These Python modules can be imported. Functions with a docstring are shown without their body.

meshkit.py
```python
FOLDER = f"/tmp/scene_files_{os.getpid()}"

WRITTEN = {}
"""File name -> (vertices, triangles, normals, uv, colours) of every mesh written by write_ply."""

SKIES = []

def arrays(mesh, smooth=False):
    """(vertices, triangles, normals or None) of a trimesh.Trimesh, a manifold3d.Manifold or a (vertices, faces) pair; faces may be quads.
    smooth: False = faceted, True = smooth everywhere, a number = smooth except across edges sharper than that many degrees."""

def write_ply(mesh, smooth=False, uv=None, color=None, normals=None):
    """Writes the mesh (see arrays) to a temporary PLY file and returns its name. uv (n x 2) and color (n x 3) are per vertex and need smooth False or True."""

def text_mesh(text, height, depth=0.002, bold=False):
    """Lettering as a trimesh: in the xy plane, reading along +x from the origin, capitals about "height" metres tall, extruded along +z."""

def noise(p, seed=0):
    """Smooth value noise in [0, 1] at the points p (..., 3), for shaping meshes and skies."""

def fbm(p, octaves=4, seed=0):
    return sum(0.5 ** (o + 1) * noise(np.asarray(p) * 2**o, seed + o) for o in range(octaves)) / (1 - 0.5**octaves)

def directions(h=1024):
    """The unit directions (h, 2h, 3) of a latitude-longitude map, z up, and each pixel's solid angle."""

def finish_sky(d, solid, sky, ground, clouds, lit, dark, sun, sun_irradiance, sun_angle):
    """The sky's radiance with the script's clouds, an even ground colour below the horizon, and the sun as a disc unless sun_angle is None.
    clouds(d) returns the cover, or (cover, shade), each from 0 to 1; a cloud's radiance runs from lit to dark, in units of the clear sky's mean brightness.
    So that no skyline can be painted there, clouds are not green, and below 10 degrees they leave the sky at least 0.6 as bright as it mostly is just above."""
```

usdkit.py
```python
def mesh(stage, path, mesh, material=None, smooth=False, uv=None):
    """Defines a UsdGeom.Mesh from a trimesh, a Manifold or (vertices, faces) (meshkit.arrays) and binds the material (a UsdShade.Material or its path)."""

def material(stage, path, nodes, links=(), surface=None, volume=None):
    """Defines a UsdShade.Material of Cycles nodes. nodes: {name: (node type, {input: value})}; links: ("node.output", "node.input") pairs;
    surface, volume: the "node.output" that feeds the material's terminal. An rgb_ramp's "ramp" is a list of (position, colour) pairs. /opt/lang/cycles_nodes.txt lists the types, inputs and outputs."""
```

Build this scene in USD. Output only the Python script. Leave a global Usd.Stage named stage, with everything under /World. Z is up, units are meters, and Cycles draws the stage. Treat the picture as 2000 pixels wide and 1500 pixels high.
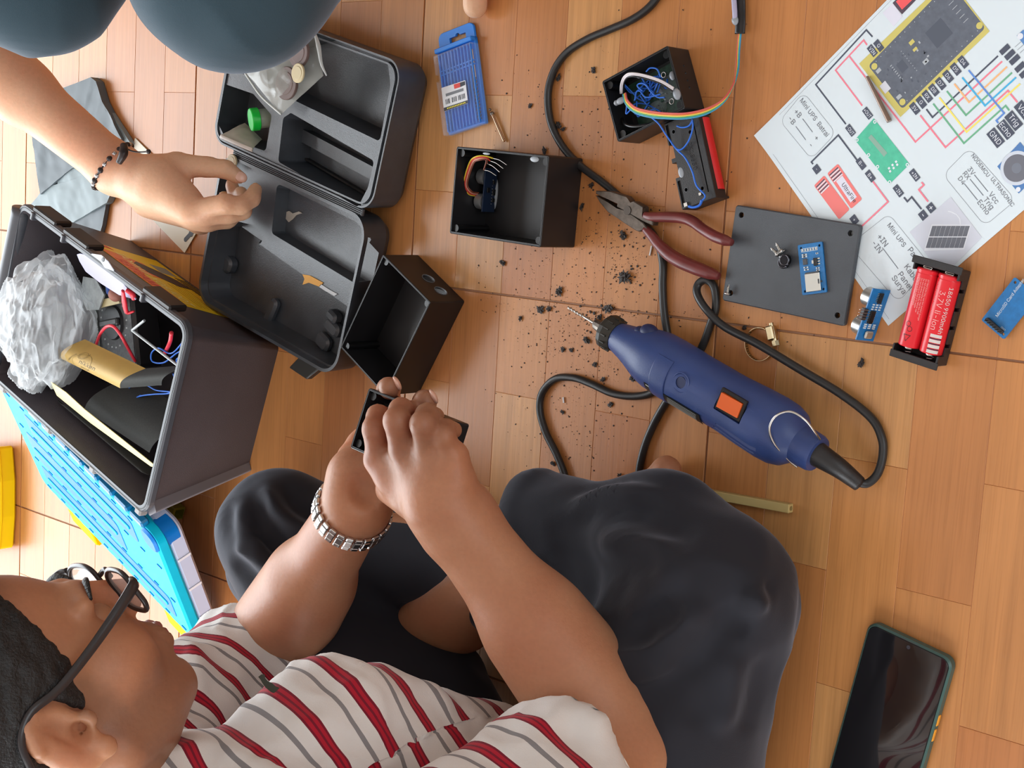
import math, random
import numpy as np, trimesh, manifold3d as m3
import shapely.geometry as sg
import shapely.affinity as sa
from pxr import Usd, UsdGeom, UsdLux, UsdShade, Gf, Sdf
import usdkit, meshkit

stage = Usd.Stage.CreateInMemory()
UsdGeom.SetStageUpAxis(stage, UsdGeom.Tokens.z)
UsdGeom.SetStageMetersPerUnit(stage, 1.0)
UsdGeom.Xform.Define(stage, '/World')
UsdGeom.Scope.Define(stage, '/World/Looks')

# ------------------------------------------------------------------ camera
FOC, HCAM = 2950.0, 1.128161        # focal length in pixels of the 2000 x 1500 frame, height of the lens above the floor
RW = np.array([[0.7343128835583825, 0.05923740330028663, -0.6762215014996287],
               [0.13373282807425463, -0.98928577567026, 0.058559241386424606],
               [-0.6655074152370017, -0.133433819201621, -0.7343672760668424]])   # right, down, forward
CAM = np.array([0, 0, HCAM])
cam = UsdGeom.Camera.Define(stage, '/World/camera')
_m = np.eye(4)
_m[0, :3], _m[1, :3], _m[2, :3], _m[3, :3] = RW[0], -RW[1], -RW[2], CAM
cam.AddTransformOp().Set(Gf.Matrix4d(*_m.ravel().tolist()))
cam.CreateHorizontalApertureAttr(36.0)
cam.CreateVerticalApertureAttr(27.0)
cam.CreateFocalLengthAttr(36.0 * FOC / 2000)
cam.CreateClippingRangeAttr(Gf.Vec2f(0.01, 100))
EXPOSURE = 0.30
cam.CreateExposureAttr(EXPOSURE)

# ------------------------------------------------------------------ light: daylight through the doorway and a window
def rect_light(name, loc, size, aim, power, colour):
    l = UsdLux.RectLight.Define(stage, '/World/' + name)
    l.CreateWidthAttr(size[0]); l.CreateHeightAttr(size[1])
    l.CreateIntensityAttr(power); l.CreateColorAttr(Gf.Vec3f(*colour))
    z = -np.array(aim, float); z /= np.linalg.norm(z)
    x = np.cross([0, 0, 1], z); x /= np.linalg.norm(x); y = np.cross(z, x)
    M = np.eye(4); M[0, :3], M[1, :3], M[2, :3], M[3, :3] = x, y, z, loc
    l.AddTransformOp().Set(Gf.Matrix4d(*M.ravel().tolist()))
ROOM = (-3.3, 2.6, -3.0, 2.6, 2.8)
rect_light('doorway_daylight', (ROOM[0] + .02, -1.05, 1.12), (2.9, 2.1), (1, 0, 0), 4.7, (.90, .96, 1.0))
rect_light('window_daylight', (-.7, ROOM[2] + .02, 1.45), (3.0, 1.3), (0, 1, 0), 6.6, (.93, .97, 1.0))
rect_light('back_window_daylight', (ROOM[1] - .02, 0.6, 1.6), (2.6, 1.5), (-1, 0, 0), 1.2, (.96, .98, 1.0))
dome = UsdLux.DomeLight.Define(stage, '/World/sky')
dome.CreateIntensityAttr(0.5); dome.CreateColorAttr(Gf.Vec3f(.85, .93, 1.0))

# ------------------------------------------------------------------ measuring: the floor point (at height z) seen at a pixel of the photograph
def at(px, py, z=0.0):
    d = np.array([(px - 1000) / FOC, (py - 750) / FOC, 1.0]) @ RW
    return CAM + d * ((z - HCAM) / d[2])

def lin(c):
    c = np.asarray(c, float) / 255
    return tuple(np.where(c <= .04045, c / 12.92, ((c + .055) / 1.055) ** 2.4))

# ------------------------------------------------------------------ things, parts, names
_used = {}
def numbered(path):
    k = _used.get(path, -1) + 1
    _used[path] = k
    return path if k == 0 else f'{path}_{k:03d}'

def put(prim, label=None, cat=None, group=None, kind=None):
    for k, v in (('label', label), ('category', cat), ('group', group), ('kind', kind)):
        if v: prim.SetCustomDataByKey(k, v)
    return prim

class Thing:
    """An Xform under /World; its parts are modelled in millimetres in its own frame."""
    def __init__(s, name, label, cat, loc=(0, 0, 0), rz=0.0, group=None, kind=None, M=None):
        s.path = numbered('/World/' + name)
        x = UsdGeom.Xform.Define(stage, s.path)
        if M is None:
            c, n = math.cos(rz), math.sin(rz)
            M = np.array([[c, -n, 0, loc[0]], [n, c, 0, loc[1]], [0, 0, 1, loc[2]], [0, 0, 0, 1.0]])
        s.M = M
        x.AddTransformOp().Set(Gf.Matrix4d(*M.T.ravel().tolist()))
        s.prim = put(x.GetPrim(), label, cat, group, kind)
    def part(s, name, mesh, mat, smooth=30, label=None, parent=None, kind=None, uv=None):
        return part((parent or s.path), name, mesh, mat, smooth, label, kind, uv)
    def loc(s, px, py, z=0.0):
        """pixel on the plane at world height z -> own frame, mm"""
        p = at(px, py, z)
        return (np.linalg.inv(s.M) @ np.array([*p, 1.0]))[:3] * 1000
    def w2l(s, p):
        return (np.linalg.inv(s.M) @ np.array([*p, 1.0]))[:3] * 1000

def tm(m):
    if isinstance(m, (list, tuple)) and len(m) and not isinstance(m[0], np.ndarray):
        return trimesh.util.concatenate([tm(x) for x in m])
    if isinstance(m, trimesh.Trimesh): return m
    v, f, _ = meshkit.arrays(m)
    return trimesh.Trimesh(v, f, process=False)

def part(parent, name, mesh, mat, smooth=30, label=None, kind=None, uv=None):
    path = numbered(f'{parent}/{name}')
    m = tm(mesh).copy()
    m.vertices = m.vertices * .001
    g = usdkit.mesh(stage, path, m, mat, smooth=smooth, uv=uv)
    put(g.GetPrim(), label, None, None, kind)
    return path

def single(name, mesh_mm, mat, label, cat, loc=(0, 0, 0), rz=0.0, smooth=30, group=None, kind=None):
    """a thing that is one mesh"""
    path = numbered('/World/' + name)
    m = tm(mesh_mm).copy(); m.vertices = m.vertices * .001
    g = usdkit.mesh(stage, path, m, mat, smooth=smooth)
    c, n = math.cos(rz), math.sin(rz)
    M = np.array([[c, -n, 0, loc[0]], [n, c, 0, loc[1]], [0, 0, 1, loc[2]], [0, 0, 0, 1.0]])
    UsdGeom.Xformable(g).AddTransformOp().Set(Gf.Matrix4d(*M.T.ravel().tolist()))
    put(g.GetPrim(), label, cat, group, kind)
    return path

def frame(p0, p1, z=0.0):
    a, b = at(*p0, z), at(*p1, z)
    return a, math.atan2(b[1] - a[1], b[0] - a[0]), float(np.linalg.norm(b - a) * 1000)

# ------------------------------------------------------------------ shapes (mm)
def T(m, t=(0, 0, 0), rx=0, ry=0, rz=0, s=None):
    m = tm(m).copy()
    if s is not None: m.apply_scale(s)
    for ax, a in ((0, rx), (1, ry), (2, rz)):
        if a:
            m.apply_transform(trimesh.transformations.rotation_matrix(math.radians(a), np.eye(3)[ax]))
    m.apply_translation(t)
    return m
def cbox(x0, x1, y0, y1, z0, z1, c=0.6):
    c = min(c, (x1 - x0) * .49, (y1 - y0) * .49, (z1 - z0) * .49)
    p = []
    for sx in (0, 1):
        for sy in (0, 1):
            for sz in (0, 1):
                X, Y, Z = (x1 if sx else x0), (y1 if sy else y0), (z1 if sz else z0)
                dx, dy, dz = (-c if sx else c), (-c if sy else c), (-c if sz else c)
                p += [(X, Y + dy, Z + dz), (X + dx, Y, Z + dz), (X + dx, Y + dy, Z)]
    return m3.Manifold.hull_points(np.array(p, float))
def rrect(w, h, r, n=8, cx=0, cy=0):
    r = min(r, w * .499, h * .499)
    return sg.box(cx - w / 2 + r, cy - h / 2 + r, cx + w / 2 - r, cy + h / 2 - r).buffer(r, quad_segs=n)
def ext(poly, h, z=0.0):
    """shapely polygon -> Manifold prism"""
    gs = getattr(poly, 'geoms', [poly])
    out = m3.Manifold()
    for g in gs:
        if g.is_empty or g.area < 1e-9: continue
        cs = m3.CrossSection([np.array(g.exterior.coords)[:-1]] + [np.array(i.coords)[:-1] for i in g.interiors], m3.FillRule.EvenOdd)
        out = out + cs.extrude(h)
    return out.translate((0, 0, z))
def slab(poly, z0, z1, c=1.0):
    """prism with chamfered rims (for nearly convex outlines)"""
    inner = poly.buffer(-c, join_style=1)
    return m3.Manifold.batch_hull([ext(inner, .001, z0), ext(poly, max(z1 - z0 - 2 * c, .001), z0 + c), ext(inner, .001, z1 - .001)])
def cyl(r, h, z=0.0, n=32, r2=None):
    return m3.Manifold.cylinder(h, r, r if r2 is None else r2, n).translate((0, 0, z))
def ball(r, t=(0, 0, 0), n=24, s=(1, 1, 1)):
    return m3.Manifold.sphere(r, n).scale(s).translate(t)
def lathe(prof, n=32):
    """profile [(r, z)...] closed solid around z"""
    cs = m3.CrossSection([np.array(prof, float)], m3.FillRule.Positive)
    if cs.area() <= 0: cs = m3.CrossSection([np.array(prof[::-1], float)], m3.FillRule.Positive)
    return cs.revolve(n)
def spline(pts, n=12, closed=False):
    P = np.asarray(pts, float)
    if len(P) == 2: return np.linspace(P[0], P[1], n)
    Q = np.vstack([P[-1], P, P[0], P[1]]) if closed else np.vstack([2 * P[0] - P[1], P, 2 * P[-1] - P[-2]])
    out = []
    for i in range(1, len(Q) - 2):
        t = np.linspace(0, 1, n, endpoint=False)[:, None]
        a, b, c, d = Q[i - 1], Q[i], Q[i + 1], Q[i + 2]
        out.append(.5 * (2 * b + (c - a) * t + (2 * a - 5 * b + 4 * c - d) * t ** 2 + (3 * b - a - 3 * c + d) * t ** 3))
    if not closed: out.append(P[-1:])
    return np.vstack(out)
def tube(pts, r, sides=10, n=10, smooth=True, closed=False, flat=None):
    """swept round wire; r a number or one radius per control point; flat=(a, b) for an elliptical section"""
    P = spline(pts, n, closed) if smooth else np.asarray(pts, float)
    N = len(P)
    rr = np.interp(np.linspace(0, 1, N), np.linspace(0, 1, len(np.atleast_1d(r))), np.atleast_1d(r))
    t = (np.roll(P, -1, 0) - np.roll(P, 1, 0)) if closed else np.gradient(P, axis=0)
    t /= np.linalg.norm(t, axis=1, keepdims=True) + 1e-12
    a = np.cross(t[0], [0, 0, 1.0])
    if np.linalg.norm(a) < .1: a = np.cross(t[0], [1.0, 0, 0])
    A = []
    for k in range(N):
        a = a - t[k] * (a @ t[k]); a /= np.linalg.norm(a) + 1e-12
        A.append(a)
    A = np.array(A); B = np.cross(t, A)
    g = np.arange(sides) * 2 * np.pi / sides
    fa, fb = flat or (1, 1)
    V = P[:, None] + rr[:, None, None] * (fa * np.cos(g)[None, :, None] * A[:, None] + fb * np.sin(g)[None, :, None] * B[:, None])
    V = V.reshape(-1, 3); F = []
    for i in range(N if closed else N - 1):
        j = (i + 1) % N
        for k in range(sides):
            q = (k + 1) % sides
            F += [(i * sides + k, i * sides + q, j * sides + q), (i * sides + k, j * sides + q, j * sides + k)]
    if not closed:
        V = np.vstack([V, P[0], P[-1]]); c0, c1 = len(V) - 2, len(V) - 1
        for k in range(sides):
            q = (k + 1) % sides
            F += [(c0, q, k), (c1, (N - 1) * sides + k, (N - 1) * sides + q)]
    return trimesh.Trimesh(V, np.array(F), process=False)
def text(s, h, at_=(0, 0, 0), ang=0.0, depth=.08, bold=False, squash=1.0):
    m = meshkit.text_mesh(s, h, depth, bold)
    m.apply_scale([squash, 1, 1])
    return T(m, at_, rz=math.degrees(ang))
def bar(p, q, w, z, h=.06):
    """flat printed line from p to q"""
    p, q = np.asarray(p, float)[:2], np.asarray(q, float)[:2]
    l = sg.LineString([p, q]).buffer(w / 2, cap_style=3)
    return ext(l, h, z)
def pline(pts, w, z, h=.06):
    return ext(sg.LineString([tuple(np.asarray(p)[:2]) for p in pts]).buffer(w / 2, cap_style=2, join_style=2), h, z)
def sheet(V, thick):
    """grid of points (nu, nv, 3) -> thin closed sheet"""
    nu, nv = V.shape[:2]
    du, dv = np.gradient(V, axis=0), np.gradient(V, axis=1)
    N = np.cross(du, dv); N /= np.linalg.norm(N, axis=2, keepdims=True) + 1e-12
    A, B = (V + N * thick / 2).reshape(-1, 3), (V - N * thick / 2).reshape(-1, 3)
    I = np.arange(nu * nv).reshape(nu, nv); o = nu * nv
    a, b, c, d = I[:-1, :-1].ravel(), I[1:, :-1].ravel(), I[1:, 1:].ravel(), I[:-1, 1:].ravel()
    F = [np.c_[a, b, c], np.c_[a, c, d], np.c_[a, c, b] + o, np.c_[a, d, c] + o]
    rim = np.concatenate([I[0, :], I[1:, -1], I[-1, -2::-1], I[-2:0:-1, 0]])
    r2 = np.roll(rim, -1)
    F += [np.c_[rim, r2 + o, r2], np.c_[rim, rim + o, r2 + o]]
    m = trimesh.Trimesh(np.vstack([A, B]), np.vstack(F), process=False)
    return m

# ------------------------------------------------------------------ materials
_mats = {}
def P(name, rgb, rough=.5, metal=0.0, spec=.5, noise=None, bump=None, linear=False, **kw):
    """plain or mottled principled material. rgb in sRGB 0-255. noise=(scale, amount) varies brightness; bump=(scale, distance in m)"""
    if name in _mats: return _mats[name]
    c = rgb if linear else lin(rgb)
    nodes = {'p': ('principled_bsdf', dict(base_color=c, roughness=rough, metallic=metal, specular_ior_level=spec, **kw))}
    links = []
    if noise or bump:
        nodes['tc'] = ('texture_coordinate', {})
    if noise:
        nodes['n'] = ('noise_texture', dict(scale=noise[0], detail=4.0, roughness=.6))
        nodes['r'] = ('rgb_ramp', dict(ramp=[(.3, tuple(np.array(c) * (1 - noise[1]))), (.7, tuple(np.minimum(np.array(c) * (1 + noise[1]) + .004 * noise[1], 1)))]))
        links += [('tc.object', 'n.vector'), ('n.fac', 'r.fac'), ('r.color', 'p.base_color')]
    if bump:
        nodes['bn'] = ('noise_texture', dict(scale=bump[0], detail=3.0))
        nodes['b'] = ('bump', dict(distance=bump[1], strength=1.0))
        links += [('tc.object', 'bn.vector'), ('bn.fac', 'b.height'), ('b.normal', 'p.normal')]
    _mats[name] = usdkit.material(stage, '/World/Looks/' + name, nodes, links, surface='p.BSDF')
    return _mats[name]
def clear(name, rgb, alpha=.3, rough=.1, trans=None, edge=.4):
    """thin clear film: transparent mixed with a plain gloss"""
    if name in _mats: return _mats[name]
    c = lin(rgb)
    nodes = {'t': ('transparent_bsdf', dict(color=trans or (1, 1, 1))), 'p': ('principled_bsdf', dict(base_color=c, roughness=rough, specular_ior_level=.6)),
             'f': ('layer_weight', dict(blend=.35)), 'm': ('map_range', dict(from_min=0.0, from_max=1.0, to_min=alpha, to_max=min(1, alpha + edge))), 'x': ('mix_closure', {})}
    _mats[name] = usdkit.material(stage, '/World/Looks/' + name, nodes,
                                  [('f.facing', 'm.value'), ('m.result', 'x.fac'), ('t.BSDF', 'x.closure1'), ('p.BSDF', 'x.closure2')], surface='x.closure')
    return _mats[name]
BLACK = P('black_plastic', (34, 33, 35), .42, noise=(40, .25), bump=(900, .00012))
BLACKG = P('black_gloss_plastic', (24, 24, 26), .28)
CASE = P('tool_case_plastic', (56, 60, 66), .40, spec=.9, noise=(25, .3), bump=(700, .00015))
METAL = P('bright_metal', (205, 203, 198), .28, 1.0)
STEEL = P('dull_steel', (120, 113, 106), .45, 1.0, noise=(120, .25))
BRASS = P('brass', (208, 194, 158), .3, 1.0)
WHITE = P('white_plastic', (225, 225, 225), .4)
INK = P('dark_ink', (62, 64, 72), .6)
CABLE = P('cable_rubber', (38, 38, 39), .38)
BLUEW = P('blue_wire', (40, 108, 214), .4)
CREAM = P('cream_plastic', (222, 208, 160), .5)
GLUE = clear('hot_glue', (215, 222, 228), .55, .25)

# ================================================================== THE SETTING
def wood_mat(k, base, vary):
    name = f'wood_strip_{k}'
    c = np.array(lin(base))
    nodes = {
        'g': ('geometry', {}),
        'm': ('mapping', dict(scale=(1, .045, 1), location=(k * 1.37, k * 2.11, 0))),
        'n': ('noise_texture', dict(scale=95.0, detail=6.0, roughness=.62, distortion=.35)),
        'm2': ('mapping', dict(scale=(1, .02, 1), location=(k * .7, k * 1.3, 0))),
        'n2': ('noise_texture', dict(scale=520.0, detail=2.0, roughness=.5)),
        'm3': ('mapping', dict(scale=(1, .25, 1), location=(k * 3.7, k * .3, 0))),
        'n3': ('noise_texture', dict(scale=9.0, detail=3.0)),
        'r': ('rgb_ramp', dict(ramp=[(.25, tuple(c * (1 - vary))), (.5, tuple(c)), (.75, tuple(np.minimum(c * (1 + vary * .9), 1)))])),
        'r2': ('rgb_ramp', dict(ramp=[(.36, (.74, .68, .6)), (.5, (1, 1, 1))])),
        'r3': ('rgb_ramp', dict(ramp=[(.3, (.90, .88, .86)), (.7, (1.06, 1.06, 1.06))])),
        'x': ('mix', dict(mix_type='multiply', fac=.32)),
        'x3': ('mix', dict(mix_type='multiply', fac=1.0)),
        'b': ('bump', dict(distance=.0002, strength=.25)),
        'p': ('principled_bsdf', dict(roughness=.34, specular_ior_level=.45, coat_weight=.06, coat_roughness=.3)),
    }
    links = [('g.position', 'm.vector'), ('m.vector', 'n.vector'), ('g.position', 'm2.vector'), ('m2.vector', 'n2.vector'), ('g.position', 'm3.vector'), ('m3.vector', 'n3.vector'),
             ('n.fac', 'r.fac'), ('n2.fac', 'r2.fac'), ('n3.fac', 'r3.fac'), ('r.color', 'x.color1'), ('r2.color', 'x.color2'), ('x.color', 'x3.color1'), ('r3.color', 'x3.color2'),
             ('x3.color', 'p.base_color'), ('n2.fac', 'b.height'), ('b.normal', 'p.normal')]
    return usdkit.material(stage, '/World/Looks/' + name, nodes, links, surface='p.BSDF')
WOODS = [wood_mat(k, b, v) for k, (b, v) in enumerate([((190, 128, 74), .13), ((186, 123, 71), .12), ((194, 133, 78), .15), ((188, 125, 73), .11), ((200, 145, 90), .20), ((183, 118, 68), .12), ((192, 131, 77), .16)])]
GROUT = P('tile_joint', (172, 116, 76), .45)
rng = random.Random(7)
X0, Y0, TS = -0.77859, -0.11587, 400.0       # a tile corner and the tile size (mm)
floor = Thing('floor', 'warm brown wood-strip pattern floor of square tiles', 'floor', kind='structure')
def strips():
    """the printed parquet of one tile: six strips, staggered half-length joints (u0, u1, v0, v1 in tile units)"""
    for s in range(6):
        for a, b in (((0, .25), (.25, .75), (.75, 1)) if s % 2 == 0 else ((0, .5), (.5, 1))):
            yield s / 6, (s + 1) / 6, a, b
_unit = {}
def plank(u0, u1, v0, v1, top):
    e = 1.0
    x0, x1, y0, y1 = u0 * TS, u1 * TS, v0 * TS, v1 * TS
    x0 = x0 + (e if u0 == 0 else .12); x1 = x1 - (e if u1 == 1 else .12)
    y0 = y0 + (e if v0 == 0 else .12); y1 = y1 - (e if v1 == 1 else .12)
    return cbox(x0, x1, y0, y1, top - 2.0, top, .35)
far = {k: [] for k in range(len(WOODS))}
farbase = []
for i in range(-8, 9):
    for j in range(-8, 8):
        ox, oy = X0 * 1000 + i * TS, Y0 * 1000 + j * TS
        if ox > 2600 or ox + TS < -4000 or oy > 2600 or oy + TS < -3000: continue
        near = -4 <= i <= 1 and -3 <= j <= 0
        tile = cbox(ox + .8, ox + TS - .8, oy + .8, oy + TS - .8, -9, -.45, 1.2)
        if near:
            tp = floor.part('floor_tile', tile, GROUT, smooth=False)
        else:
            farbase.append(tm(tile))
        for u0, u1, v0, v1 in strips():
            k = rng.choice([0, 0, 1, 1, 2, 3, 3, 4, 5, 6])
            pl = T(plank(u0, u1, v0, v1, rng.uniform(-.08, 0)), (ox, oy, 0))
            if near: floor.part('plank', pl, WOODS[k], smooth=False, parent=tp)
            else: far[k].append(pl)
floor.part('distant_tile', farbase, GROUT, smooth=False, kind='stuff')
for k in far:
    floor.part('distant_plank', far[k], WOODS[k], smooth=False, kind='stuff')
floor.part('grout', cbox(-4050, 2650, -3050, 2650, -30, -1.4, .1), P('grout', (150, 108, 80), .7), smooth=False)

PAINT = P('wall_paint', (190, 186, 180), .8)
def struct(name, mesh, mat, smooth=False, label=None):
    p = single(name, mesh, mat, label, None, smooth=smooth, kind='structure')
    return p
xa, xb, ya, yb, hz = [v * 1000 for v in ROOM]
hole = lambda y0, y1, z0, z1, x: m3.Manifold.cube((400, y1 - y0, z1 - z0)).translate((x - 200, y0, z0))
wl = cbox(xa - 120, xa, ya - 120, yb + 120, -30, hz, 1) - hole(-2500, 400, 10, 2170, xa - 60)
struct('wall_left', wl, PAINT, label='white wall with a wide open doorway, beyond the frame')
wr = cbox(xb, xb + 120, ya - 120, yb + 120, -30, hz, 1) - hole(-700, 1900, 850, 2350, xb + 60)
struct('wall_right', wr, PAINT, label='white wall with a window, behind the photographer')
struct('wall_front', cbox(xa, xb, ya - 120, ya, -30, hz, 1) - m3.Manifold.cube((3000, 400, 1300)).translate((-2200, ya - 260, 800)), PAINT, label='white wall with a wide window behind the man in the striped polo')
struct('wall_back', cbox(xa, xb, yb, yb + 120, -30, hz, 1), PAINT, label='plain white wall behind the squatting person')
struct('ceiling', cbox(xa - 120, xb + 120, ya - 120, yb + 120, hz, hz + 100, 1), P('ceiling_paint', (200, 199, 196), .85), label='white ceiling')

# ================================================================== THE PRINTED WIRING DIAGRAM
o, rz, _ = frame((1475, 265), (1738, 640))
paper = Thing('paper_sheet', 'white printed wiring diagram sheet, partly under the black cover plate', 'paper', (o[0], o[1], 0.0), rz)
PAPER = P('paper_white', (218, 229, 235), .7)
WPX = []
def r4(x, y): return paper.loc(1470 + x / 3.751, y / 3.751)[:2]
def r5(x, y): return paper.loc(1470 + x / 3.572, 300 + y / 3.572)[:2]
def r6(x, y): return paper.loc(1700 + x / 5.77, y / 5.77)[:2]
nu, nv = 22, 31
U, V = np.meshgrid(np.linspace(0, 210, nu), np.linspace(0, 297, nv), indexing='ij')
Z = .35 + 1.6 * np.clip(1 - U / 30, 0, 1) ** 2 * np.clip(1 - V / 40, 0, 1) ** 2
paper.part('sheet', sheet(np.stack([U, V, Z], -1), .22), PAPER, smooth=40)
ZP = .52                                       # prints lie on top of the sheet
PINK = P('print_pink', (240, 130, 148), .7); PDARK = P('print_slate', (78, 84, 100), .7); PGREEN = P('print_green', (110, 178, 140), .7)
PYEL = P('print_yellow', (246, 226, 110), .7); PORA = P('print_orange', (250, 186, 130), .7); PCYAN = P('print_cyan', (70, 178, 226), .7); PBLUE = P('print_blue', (96, 142, 214), .7)
PGREY = P('print_grey', (120, 126, 138), .7); PTEXT = P('print_white', (226, 230, 238), .7); PTHIN = P('print_thin', (150, 156, 164), .7)
wl = [
    (r4, PDARK, [(880, 270), (835, 220), (465, 620), (685, 910)]), (r4, PINK, [(840, 330), (815, 295), (610, 515), (805, 775)]),
    (r4, PINK, [(710, 412), (1195, 1040), (1830, 450)]), (r4, PDARK, [(1275, 800), (1320, 860), (1800, 410)]),
    (r4, PINK, [(1230, 845), (1415, 1080), (1872, 665), (1942, 750)]), (r4, PGREEN, [(1325, 760), (1550, 1050), (1855, 775), (1882, 810)]),
    (r4, PYEL, [(1370, 715), (1570, 968), (1962, 615)]), (r4, PGREEN, [(1425, 668), (1565, 845), (1902, 533)]),
    (r4, PORA, [(1480, 615), (1588, 750), (1866, 490)]), (r4, PCYAN, [(1538, 568), (1705, 775), (1932, 568)]),
    (r4, PBLUE, [(1585, 515), (1845, 830), (1788, 884), (1802, 902)]), (r4, PDARK, [(445, 1203), (433, 1187), (630, 990), (770, 1177)]),
    (r4, PINK, [(880, 1325), (995, 1478), (796, 1664)]), (r4, PINK, [(1240, 1335), (1257, 1356), (1220, 1390), (1288, 1478)]),
    (r5, PDARK, [(1058, 305), (1082, 335), (1112, 303), (1180, 388)])]
for k, (f, m, pts) in enumerate(wl):
    paper.part('printed_line', pline([f(*p) for p in pts], 1.35, ZP + .012 * k, .05), m, smooth=False)
for a in ([(3, 4), (3, 293)], [(3, 4), (206, 4)]):
    paper.part('border_line', pline(a, .25, ZP, .03), PTHIN, smooth=False)
def chip(c, s, w=10.0, h=5.2, th=3.0):
    x, y = c
    cp = paper.part('pin_label', ext(sg.box(x - w / 2, y - h / 2, x + w / 2, y + h / 2), .06, ZP + .2), PDARK, smooth=False)
    if s:
        t = text(s, th, (0, 0, 0), 0, .05); b = t.bounds
        if b[1][0] - b[0][0] > w - 1.2: t.apply_scale([(w - 1.2) / (b[1][0] - b[0][0]), 1, 1]); b = t.bounds
        t.apply_translation([x - (b[0][0] + b[1][0]) / 2, y - (b[0][1] + b[1][1]) / 2, ZP + .27])
        paper.part('lettering', t, PTEXT, smooth=False, parent=cp)
for p, s in [((880, 372), 'VIN'), ((927, 335), 'G'), ((845, 830), '+OUT'), ((720, 955), '-OUT'), ((1190, 795), '3V'), ((1238, 750), 'G'), ((1282, 706), 'RX'), ((1330, 660), 'D8'),
             ((1380, 613), 'D7'), ((1435, 560), 'D6'), ((1490, 507), 'D5'), ((1545, 455), 'D4'), ((797, 1200), 'B-'), ((865, 1290), 'B+'), ((1190, 1283), '+IN'), ((1070, 1398), '-IN')]:
    chip(r4(*p), s)
for p, s in [((1915, 885), 'Trig'), ((1855, 950), 'Echo'), ((1783, 1010), 'GND'), ((1985, 810), 'Vcc')]:
    chip(r4(*p), s, 14.5, 8.0, 4.2)
chip(r4(472, 1240), '-', 7, 6); chip(r5(712, 462), '+', 7.5, 6); chip(r5(1192, 430), '-', 7, 6.2, 5); chip(r5(1247, 378), '+', 7, 6.2, 5)
for p in ((1850, 363), (1887, 402), (1922, 438), (1962, 492), (1996, 535)):
    x, y = r4(*p); paper.part('pin_label', ext(sg.box(x - 2.6, y - 5, x + 2.6, y + 5), .06, ZP + .2) if 0 else ext(sa.rotate(rrect(8.6, 4.3, .1, 1), 90, origin=(0, 0)), .06, ZP + .2).translate((x, y, 0)), PDARK, smooth=False)
def outline(f, pts, r=7.0):
    q = sg.Polygon([tuple(f(*p)) for p in pts]).buffer(-r).buffer(r, quad_segs=8)
    paper.part('caption_frame', ext(q.buffer(.16).difference(q.buffer(-.16)), .04, ZP + .02), PTHIN, smooth=False)
outline(r4, [(375, 675), (612, 975), (432, 1168), (202, 885)]); outline(r5, [(1515, -40), (1838, 325), (1622, 505), (1330, 148)]); outline(r5, [(952, 420), (1235, 770), (1020, 1040), (675, 640)])
def word(f, p, s, h):
    x, y = f(*p)
    m = text(s, h, (x, y, ZP + .05), 0, .05)
    paper.part('caption', m, P('print_caption', (118, 122, 130), .7), smooth=False)
word(r4, (345, 738), 'Mini UPS  Batrai', 4.1); word(r4, (303, 818), '+B', 4.6); word(r4, (258, 868), '-B', 4.6); word(r4, (452, 1010), '+', 4.2); word(r4, (410, 1062), '-', 4.2)
word(r4, (1600, 1142), 'NODEMCU', 3.2); word(r4, (1742, 1312), 'ULTRASONIC', 3.2); word(r4, (1572, 1240), '3V', 3.9); word(r4, (1537, 1272), 'RX', 3.9); word(r4, (1502, 1308), 'D4', 3.9)
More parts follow.
